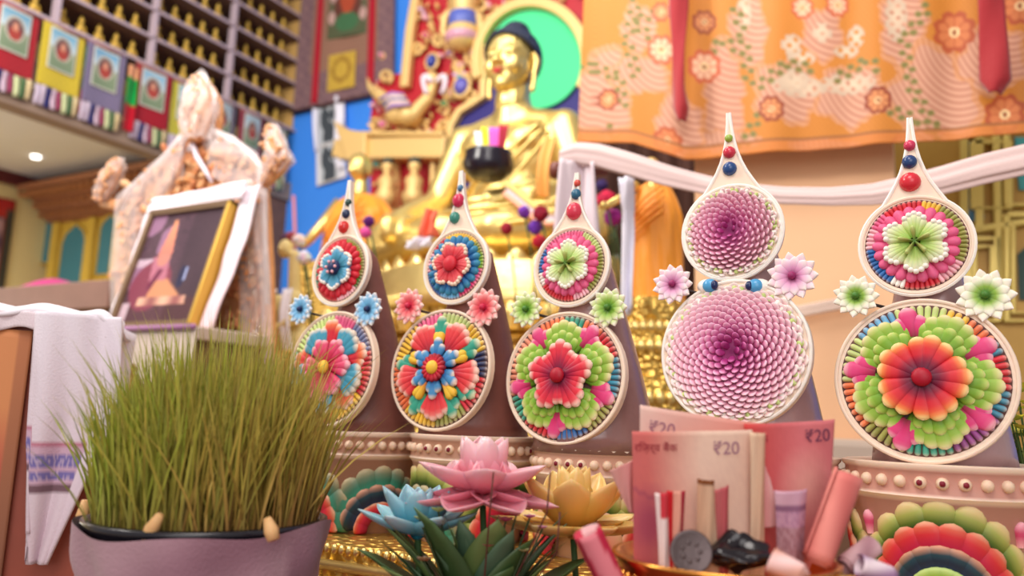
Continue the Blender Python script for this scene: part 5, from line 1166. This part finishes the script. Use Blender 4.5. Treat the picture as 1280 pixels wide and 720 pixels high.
def finial(pts, Y, col):
    b = MB(); c = [atY(x, y, Y) for x, y, r in pts]; rr = [r*.0020 for x, y, r in pts]; b.tube(c, rr, 14, col, flat=.6); o = build('finial', b, FLO, t)
    f = MB(); k = c[len(c)//2]
    for i in range(7): a = i*.9; f.tongue((0, 0), (.018*cos(a), .018*sin(a)), .012, .012, .018, .004, G(rgb(226, 150, 80), rgb(236, 180, 130)), lambda X_, Y_, Z_: V((k.x+X_, k.y-.006-Z_, k.z+Y_)), nt=4)
    build('finial_flower', f, PAINT, o)
    s = MB(); N_ = len(c)-1
    def wr(u, v):
        f = v*N_; i = min(N_-1, int(f)); f -= i; p = c[i]*(1-f)+c[i+1]*f; r = rr[i]*(1-f)+rr[i+1]*f+.006; a = 2*pi*u
        r *= 1+.13*sin(5*a+7*v)+.09*sin(9*a-13*v)+.05*sin(17*a+21*v)
        return p+V((r*cos(a), r*.8*sin(a), .003*sin(7*a)))
    s.grid(wr, 44, 26, cu=True); build('plastic_wrap', s, PLA, o)
    s = MB(); rf_ = random.Random(int(pts[0][0]))
    for q_ in range(34):
        f = rf_.random()*N_*.9; i = min(N_-1, int(f)); f -= i; p = c[i]*(1-f)+c[i+1]*f; r = rr[i]*(1-f)+rr[i+1]*f; x_ = rf_.uniform(-.8, .8)*r; a = pi/2+rf_.gauss(0, .7)
        s.tongue((0, 0), (.02*cos(a), .02*sin(a)), .012, .0, .010, .004, [(0, rgb(190, 120, 80)), (1, rgb(232, 180, 136))], lambda X_, Y_, Z_: V((p.x+x_+X_, p.y-.55*sqrt(max(0, r*r-x_*x_))-Z_, p.z+Y_-.008)), nt=4, pointy=1.5)
    build('carved_leaves', s, PAINT, o)
tc_ = rgb(226, 170, 130)
PL2_ = mat('sheen_plastic', color=rgb(246, 236, 236), rough=.22, alpha=.55, spec=.7, bump=.7, bscale=30)  # whitish tubes along the shoulders imitate sheen on the clear plastic
for pts in ([(150, 262), (160, 240), (185, 216), (206, 196), (224, 178), (232, 166)], [(266, 164), (290, 176), (314, 192), (325, 206), (329, 230), (331, 300), (334, 380)]):
    b = MB(); b.tube([atY(x, y, YS-.012) for x, y in pts], [.010+.004*sin(i*2) for i in range(len(pts))], 10, flat=.8); build('plastic_sheen_fold', b, PL2_, t)
slab('stand_legs', (atY(160, 520, YS).x, YS, 0), (atY(330, 520, YS).x, YS+.03, atY(240, 516, YS).z), WOOD, t)
finial([(126, 252, 4), (130, 238, 12), (138, 222, 14), (146, 208, 10), (150, 198, 3)], YS-.02, tc_)
finial([(330, 232, 6), (340, 214, 14), (350, 200, 16), (345, 184, 12), (342, 166, 8), (340, 156, 2)], YS-.02, tc_)
finial([(248, 176, 14), (248, 158, 18), (249, 140, 22), (250, 122, 20), (250, 106, 12), (250, 92, 2)], YS-.03, tc_)
for pts in ([(130, 252), (150, 258), (165, 250)], [(332, 232), (326, 240), (318, 252)]):
    b = MB(); b.tube([atY(x, y, YS+.005) for x, y in pts], [.018, .016, .016], 8); build('bracket', b, FLO, t)
b = MB()
def plas(u, v):
    n = len(out); f = u*(n-1); i = min(n-2, int(f)); f -= i; x = out[i][0]*(1-f)+out[i+1][0]*f; y = out[i][1]*(1-f)+out[i+1][1]*f
    cx, cy = 240, 300; s = (1.04+.012*sin(23*u*pi))*(1-v)+.62*v; P_ = atY(cx+(x-cx)*s, cy+(y-cy)*(s if v < .5 else s), YS-.014-.012*sin(pi*v)-.006*sin(31*u+9*v))
    return P_
b.grid(plas, 80, 14); build('plastic_wrap', b, PLA, t)
b = MB(); b.tube([atY(x, y, YS-.03) for x, y in ((238, 170), (246, 196), (256, 212), (265, 228))], [.006, .007, .006, .004], 7, rgb(232, 220, 232)); b.tube([atY(x, y, YS-.03) for x, y in ((236, 190), (242, 172), (250, 160), (246, 150))], .006, 7, rgb(232, 224, 232)); build('tie_ribbon', b, SILK, t)
# portrait
c0, c1, c2, c3 = atY(172, 268, 1.285), atY(268, 252, 1.285), atY(238, 418, 1.20), atY(132, 404, 1.20)
bx = (c1-c0); bh = (c3-c0); wv, hv = bx.length, bh.length
ex = V((1, 0, 0)); org = (c3+c2)/2; ups = ((c0+c1)/2-org); ups.x = 0; hh = ups.length; ups.normalize(); wd = (c2-c3).length*.96
M = frameM(org+V((0, 0, .002)), ex, ups)
t = thing('portrait_frame', 'framed portrait of a person in a pointed hat leaning in the floral arch', 'framed picture', tuple(org))
GF = mat('frame_gold', color=rgb(206, 164, 70), rough=.35, metal=.6); GFI = mat('frame_dark_gold', color=rgb(130, 104, 80), rough=.4, metal=.4)
def fb(lo, hi): b = MB(); b.box(lo, hi, M=M); return b
fw = .010; hw = wd/2
for nm, lo, hi in (('frame_rail', (-hw, 0, -.03), (hw, fw, .004)), ('frame_rail', (-hw, hh-fw, -.03), (hw, hh, .004)), ('frame_stile', (-hw, 0, -.04), (-hw+fw, hh, .004)), ('frame_stile', (hw-fw, 0, -.045), (hw, hh, .004))):
    build(nm, fb(lo, hi), GF if lo[0] > 0 else GFI, t, sm=False, bevel=.002)
for lo, hi in (((-hw+fw, fw, -.02), (hw-fw, fw+.006, .002)), ((-hw+fw, hh-fw-.006, -.02), (hw-fw, hh-fw, .002)), ((-hw+fw, fw, -.02), (-hw+fw+.005, hh-fw, .002)), ((hw-fw-.005, fw, -.02), (hw-fw, hh-fw, .002))):
    build('inner_slip', fb(lo, hi), GFI, t, sm=False)
def port(u, v):
    v = 1-v; c = mix(rgb(58, 42, 54), rgb(70, 52, 62), .5+.5*sin(8*u)*sin(6*v))
    if u < .42 and v < .78 and sin(15*u)*sin(13*v+u*5) > .1: c = rgb(150, 110, 140)
    if u < .22 and .42 < v < .50: c = rgb(206, 180, 196)
    if v > .78: c = rgb(74, 44, 50)
    if v > .80 and u < .12: c = rgb(206, 180, 190)
    c = mix(c, rgb(130, 90, 110), .35*nz(u*1.6, v*1.4) if u < .6 else .12*nz(u*2, v*2))
    r0 = hypot((u-.30)/.26, (v-.66)/.22)                     # robe
    if r0 < 1: c = rgb(130, 60, 80)
    if abs(v-.72) < .11 and abs(u-.42-(v-.6)*.6) < .07+.9*(v-.60): c = rgb(204, 140, 104)
    if .76 < v < .84 and .20 < u < .82: c = mix(rgb(226, 176, 150), rgb(150, 90, 90), .5+.5*sin(20*u))
    if .40 < v < .62 and abs(u-.33-.2*(v-.4)) < .11: c = rgb(180, 110, 130)
    if hypot((u-.36)/.085, (v-.42)/.075) < 1: c = rgb(196, 130, 116)   # face
    if .08 < v < .40 and abs(u-.36) < .02+.26*(v-.08)*.9: c = mix(rgb(226, 150, 110), rgb(206, 120, 110), (v-.1)*3)   # pointed hat
    if v > .52 and abs(u-.38+(v-.52)*.5) < .035 and v < .70: c = rgb(110, 40, 70)
    if hypot((u-.68)/.05, (v-.60)/.10) < 1: c = rgb(40, 40, 70)
    if abs(u-.72) < .012 and .52 < v < .64: c = rgb(150, 160, 200)
    return c
painted('portrait_print', lambda u, v: M@V((-hw+fw+(2*hw-2*fw)*u, fw+(hh-2*fw)*v, -.008)), 70, 70, port, mat('print_gloss', rough=.3), t, .002)
def khata(pts, wd_, off):   # folded white scarf around the frame
    def fn(u, v):
        n = len(pts); f = v*(n-1); i = min(n-2, int(f)); f -= i
        a = V(pts[i])*(1-f)+V(pts[i+1])*f; d = (V(pts[i+1])-V(pts[i])).normalized(); q = V((-d.y, d.x, 0))
        return M@(a+q*((u-.5)*wd_)+V((0, 0, .003*sin(9*u+6*v)+.0015*sin(17*v)+off)))
    return fn
SCF = rgb(240, 228, 236)
t5 = thing('white_scarf', 'white ceremonial scarf draped round the portrait frame', 'scarf', tuple(M@V((0, hh, .0))))
painted('scarf_top', khata([(-hw-.012, hh+.014, 0), (-.03, hh+.021, 0), (hw+.026, hh+.026, 0)], .046, -.004), 10, 30, lambda u, v: SCF, SILK, t5, .005)
painted('scarf_side', khata([(hw+.028, hh+.045, 0), (hw+.034, hh*.7, 0), (hw+.030, hh*.4, 0), (hw+.022, 0, 0)], .048, -.024), 12, 30, lambda u, v: mix(SCF, rgb(226, 200, 206), v), SILK, t5, .005)
painted('scarf_side', khata([(-hw-.012, hh+.022, 0), (-hw-.010, hh*.6, 0), (-hw-.006, 0, 0)], .018, -.008), 8, 24, lambda u, v: SCF, SILK, t5, .005)
# table under the portrait
zt5 = (M@V((0, 0, -.03))).z; xa, xb = atY(118, 415, 1.13).x, atY(246, 420, 1.13).x
t = thing('draped_table', 'table in cream cloth with violet edging carrying the portrait', 'table', ((xa+xb)/2, 1.3, 0))
slab('table_top', (xa, 1.13, zt5-.03), (xb, 1.33, zt5-.002), mat('cream_cloth', color=rgb(200, 180, 166), rough=.85), t)
painted('cream_skirt', lambda u, v: V((xa+(xb-xa)*u, 1.127+.006*sin(40*u)*v, zt5-.004-(zt5-.5)*v)), 60, 6, lambda u, v: rgb(196, 178, 166), CLOTH, t, .003)
b = MB(); b.tube([(xa, 1.122, zt5-.004), (xb, 1.122, zt5-.004)], .006, 8, rgb(170, 120, 160)); build('violet_edging', b, CLOTH, t)
slab('frame_legs', (xa+.02, 1.15, 0), (xb-.02, 1.32, zt5-.03), WOOD, t)
# ornament brown-gold in front of the skirt
c = atY(152, 472, 1.05); b = MB(); b.lathe([(.02, c.z-.10), (.05, c.z-.08), (.055, c.z-.03), (.035, c.z), (.025, c.z+.01), (.03, c.z+.02), (.02, c.z+.03)], 20, axisc=(c.x, c.y))
tag(build('brass_urn', b, mat('aged_brass', color=rgb(150, 100, 50), rough=.35, metal=.8, bump=.5, bscale=60)), 'aged brass urn half hidden behind the grass blades', 'urn')
slab_o = slab('urn_stand', (c.x-.06, c.y-.05, 0), (c.x+.06, c.y+.05, c.z-.10), WOOD); tag(slab_o, 'small wooden stand under the aged brass urn', 'stand')
# ------------------------------------------------------------------ chest draped with white cloth
YF = .62; xr = atY(139, 430, YF).x; zt6 = atY(60, 392, YF-.02).z; CR = rad(50)
def along(px):      # distance from the chest's corner along its (turned) front, met by the sight line of a photo column
    d = ray(px, 450); a, b_ = cos(CR), sin(CR); det = d.x*b_-d.y*a
    return -(d.x*YF-d.y*xr)/det if False else (d.x*YF-d.y*xr)/det
xi = xr-abs(along(41)); xa = xr-abs(along(-40))
t = thing('draped_chest', 'reddish wooden chest with orange panel under a draped white cloth', 'chest', (xr, YF, 0)); t.rotation_euler = (0, 0, CR)
CH = mat('red_lacquer_wood', color=rgb(150, 70, 50), rough=.5, var=.3, vscale=14); CH2 = mat('orange_panel', color=rgb(214, 140, 88), rough=.5, var=.15)
slab('chest_body', (xa, YF+.01, 0), (xr-.006, .92, zt6-.012), CH, t)
painted('front_panel', lambda u, v: V((xa+(xi-.004-xa)*u, YF+.004, zt6-.028-(.30)*v)), 20, 30, lambda u, v: mix(rgb(214, 140, 90), rgb(176, 60, 66), min(1, max(0, (v-.30)*3)))if u < .80 else mix(rgb(190, 120, 80), rgb(130, 84, 66), v), PAINT, t, .006)
t6 = thing('white_cloth', 'white cloth draped over the chest with a printed violet band at its end', 'cloth', (xr, YF, zt6)); t6.rotation_euler = (0, 0, CR)
def drape(u, v):   # over top then down the front right part
    L = .30; s = v*(L+.33)
    x = xi+(xr+.004-xi)*u if s > L else None
    if s <= L:
        return V((xa+(xr+.004-xa)*u, YF+L-s, zt6+.002+.004*sin(11*u+9*s)-.016*max(0, (u-.8)/.2)**2))
    return None
painted('cloth_top', lambda u, v: V((xa+(xr+.004-xa)*u, .925-.312*v, zt6+.003+.0035*sin(13*u+9*v)-.022*max(0, (u-.82)/.18)**2-(.012*max(0, (v-.9)/.1)**2))), 40, 24, lambda u, v: rgb(240, 232, 240), CLOTH, t6, .004)
painted('cloth_front_lip', lambda u, v: V((xa+(xr-xa)*u, YF-.004-.004*sin(20*u), zt6-.006-(.022+.004*sin(14*u))*v)), 30, 6, lambda u, v: rgb(232, 216, 222), CLOTH, t6, .004)
zb6 = atY(75, 688, YF).z
def hang(u, v):
    x0_ = xi+(.012*v if v < .6 else .012*v+.02*(v-.6)); x1_ = xr+.010+.008*sin(3*v)-.050*max(0, (v-.42)/.58)**.8
    return V((x0_+(x1_-x0_)*u, YF-.014-.007*sin(6*u+2.0*v)-.003*sin(15*u-3*v), zt6-.006-(zt6-zb6)*v*(1-.12*(u < .08))))
def hcol(u, v):
    c = mix(rgb(236, 226, 236), rgb(214, 190, 200), v*.9)
    if .52 < v < .74 and u < .78:
        if abs(v-.535) < .012: c = rgb(190, 120, 140)
        elif abs(v-.60) < .018 or abs(v-.655) < .014: c = rgb(120, 110, 170) if nz(u*2, v*5) > .35 else rgb(180, 160, 190)
        elif v < .70: c = rgb(206, 170, 190)
        elif v < .73: c = rgb(120, 90, 100)
    return c
painted('hanging_end', hang, 40, 60, hcol, CLOTH, t6, .004)
# side of cloth down the right flank
painted('cloth_side', lambda u, v: V((xr+.002+.004*sin(9*u+3*v), YF+.30*u-.008, zt6-.006-.20*v)), 16, 16, lambda u, v: rgb(236, 226, 236), CLOTH, t6, .004)
# ------------------------------------------------------------------ small figurine with white scarf by the far torma
c = atY(362, 440, 1.62)
t = thing('seated_figurine', 'small cream faced figurine in a white scarf below the blue wall', 'statue', (c.x, 1.62, c.z))
b1 = atY(360, 312, 1.62); k = 1.85/1000
blob('body', [('e', (c.x, 1.62, c.z+.03), (.07, .05, .05)), ('e', (c.x, 1.62, c.z+.10), (.05, .04, .07)), ('c', [(c.x-.035, 1.6, c.z+.14), (c.x-.06, 1.57, c.z+.08), (c.x-.02, 1.55, c.z+.06)], [.018, .016, .013]), ('c', [(c.x+.035, 1.6, c.z+.14), (c.x+.06, 1.57, c.z+.08), (c.x+.02, 1.55, c.z+.06)], [.018, .016, .013]), ('c', [(c.x, 1.62, c.z+.16), (c.x, 1.61, b1.z-.02)], [.018, .016]), ('e', (b1.x, 1.61, b1.z), (.020, .021, .028)), ('e', (b1.x, 1.587, b1.z-.004), (.004, .006, .006))], .004, mat('ivory_paint', color=rgb(226, 206, 140), rough=.5), t, 2)
for sx in (-1, 1):
    painted('white_scarf', lambda u, v, sx=sx: V((c.x+sx*(.028+.03*v)+(u-.5)*.035, 1.57-.02*sin(pi*v)-.006*sin(9*u), c.z+.165-.19*v)), 8, 16, lambda u, v: rgb(238, 234, 240), SILK, t, .004)
painted('blue_sash', lambda u, v: V((c.x-.03+(u-.5)*.022, 1.56, c.z+.10-.06*v)), 4, 6, lambda u, v: rgb(40, 50, 110), SILK, t, .004)
b = MB(); b.ell((b1.x-.012, 1.62, b1.z+.034), (.016, .014, .016), rgb(90, 60, 90)); b.ell((b1.x+.006, 1.62, b1.z+.036), (.012, .012, .016), rgb(150, 60, 70)); build('crown', b, PAINT, t)
pompom(374, 301, 1.56, .019, rgb(230, 220, 206), 'cream pompom flower uppermost beside the small figurine', 'cream pompoms by the figurine'); pompom(380, 322, 1.55, .019, rgb(226, 222, 220), 'cream pompom flower lower beside the small figurine', 'cream pompoms by the figurine')
slab_o = slab('offering_ledge', (c.x-.16, 1.50, 0), (c.x+.9, 1.74, c.z-.005), GOLDR); tag(slab_o, 'embossed gold offering ledge running below the figurine and pompoms', 'ledge')
# ------------------------------------------------------------------ lights
def area(name, loc, target, size, power, col=(1, 1, 1), sy=None):
    l = bpy.data.lights.new(name, 'AREA'); l.energy = power; l.color = col; l.size = size
    if sy: l.shape = 'RECTANGLE'; l.size_y = sy
    o = bpy.data.objects.new(name, l); COL.objects.link(o); o.location = loc
    o.rotation_euler = (V(target)-V(loc)).to_track_quat('-Z', 'Y').to_euler(); return o
area('ceiling_lamp', (-.9, 1.2, 3.3), (-1.1, 2.6, 1.6), 1.0, 26, (1, .95, .88))
area('altar_lamp', (-.1, -.2, 2.7), (-.2, .9, 1.1), .7, 14, (1, .93, .88))
area('window_daylight', (1.2, -2.6, 2.4), (-.6, 2.0, 1.4), 2.2, 50, (1, .95, .95))
area('side_lamp', (-2.1, .4, 3.4), (-2.6, 2.6, 2.2), .8, 34, (1, .95, .95))
area('altar_spot', tuple(O+V((-.75, -2.3, 1.0))), tuple(O+V((0, 0, .5))), .28, 24, (1, .95, .86))
pl_ = bpy.data.lights.new('aisle_fill_light', 'POINT'); pl_.energy = 15; pl_.shadow_soft_size = .15; pl_.color = (1, .97, .95); po = bpy.data.objects.new('aisle_fill_light', pl_); COL.objects.link(po); po.location = (XA+.55, 1.0, 1.55)  # unseen point light added to brighten the aisle ceiling
area('aisle_lamp', (XA+.7, 1.2, ZC-.05), (XA+.7, 1.3, 0), .5, 14, (1, .95, .85))
wd_ = bpy.data.worlds.new('room_light'); sc.world = wd_; wd_.use_nodes = True
bg = wd_.node_tree.nodes['Background']; bg.inputs[0].default_value = (1, .93, .9, 1); bg.inputs[1].default_value = .45
sc.view_settings.view_transform = 'Standard'; sc.view_settings.look = 'None'; sc.view_settings.exposure = 0; sc.view_settings.gamma = 1; sc.view_settings.use_curve_mapping = False
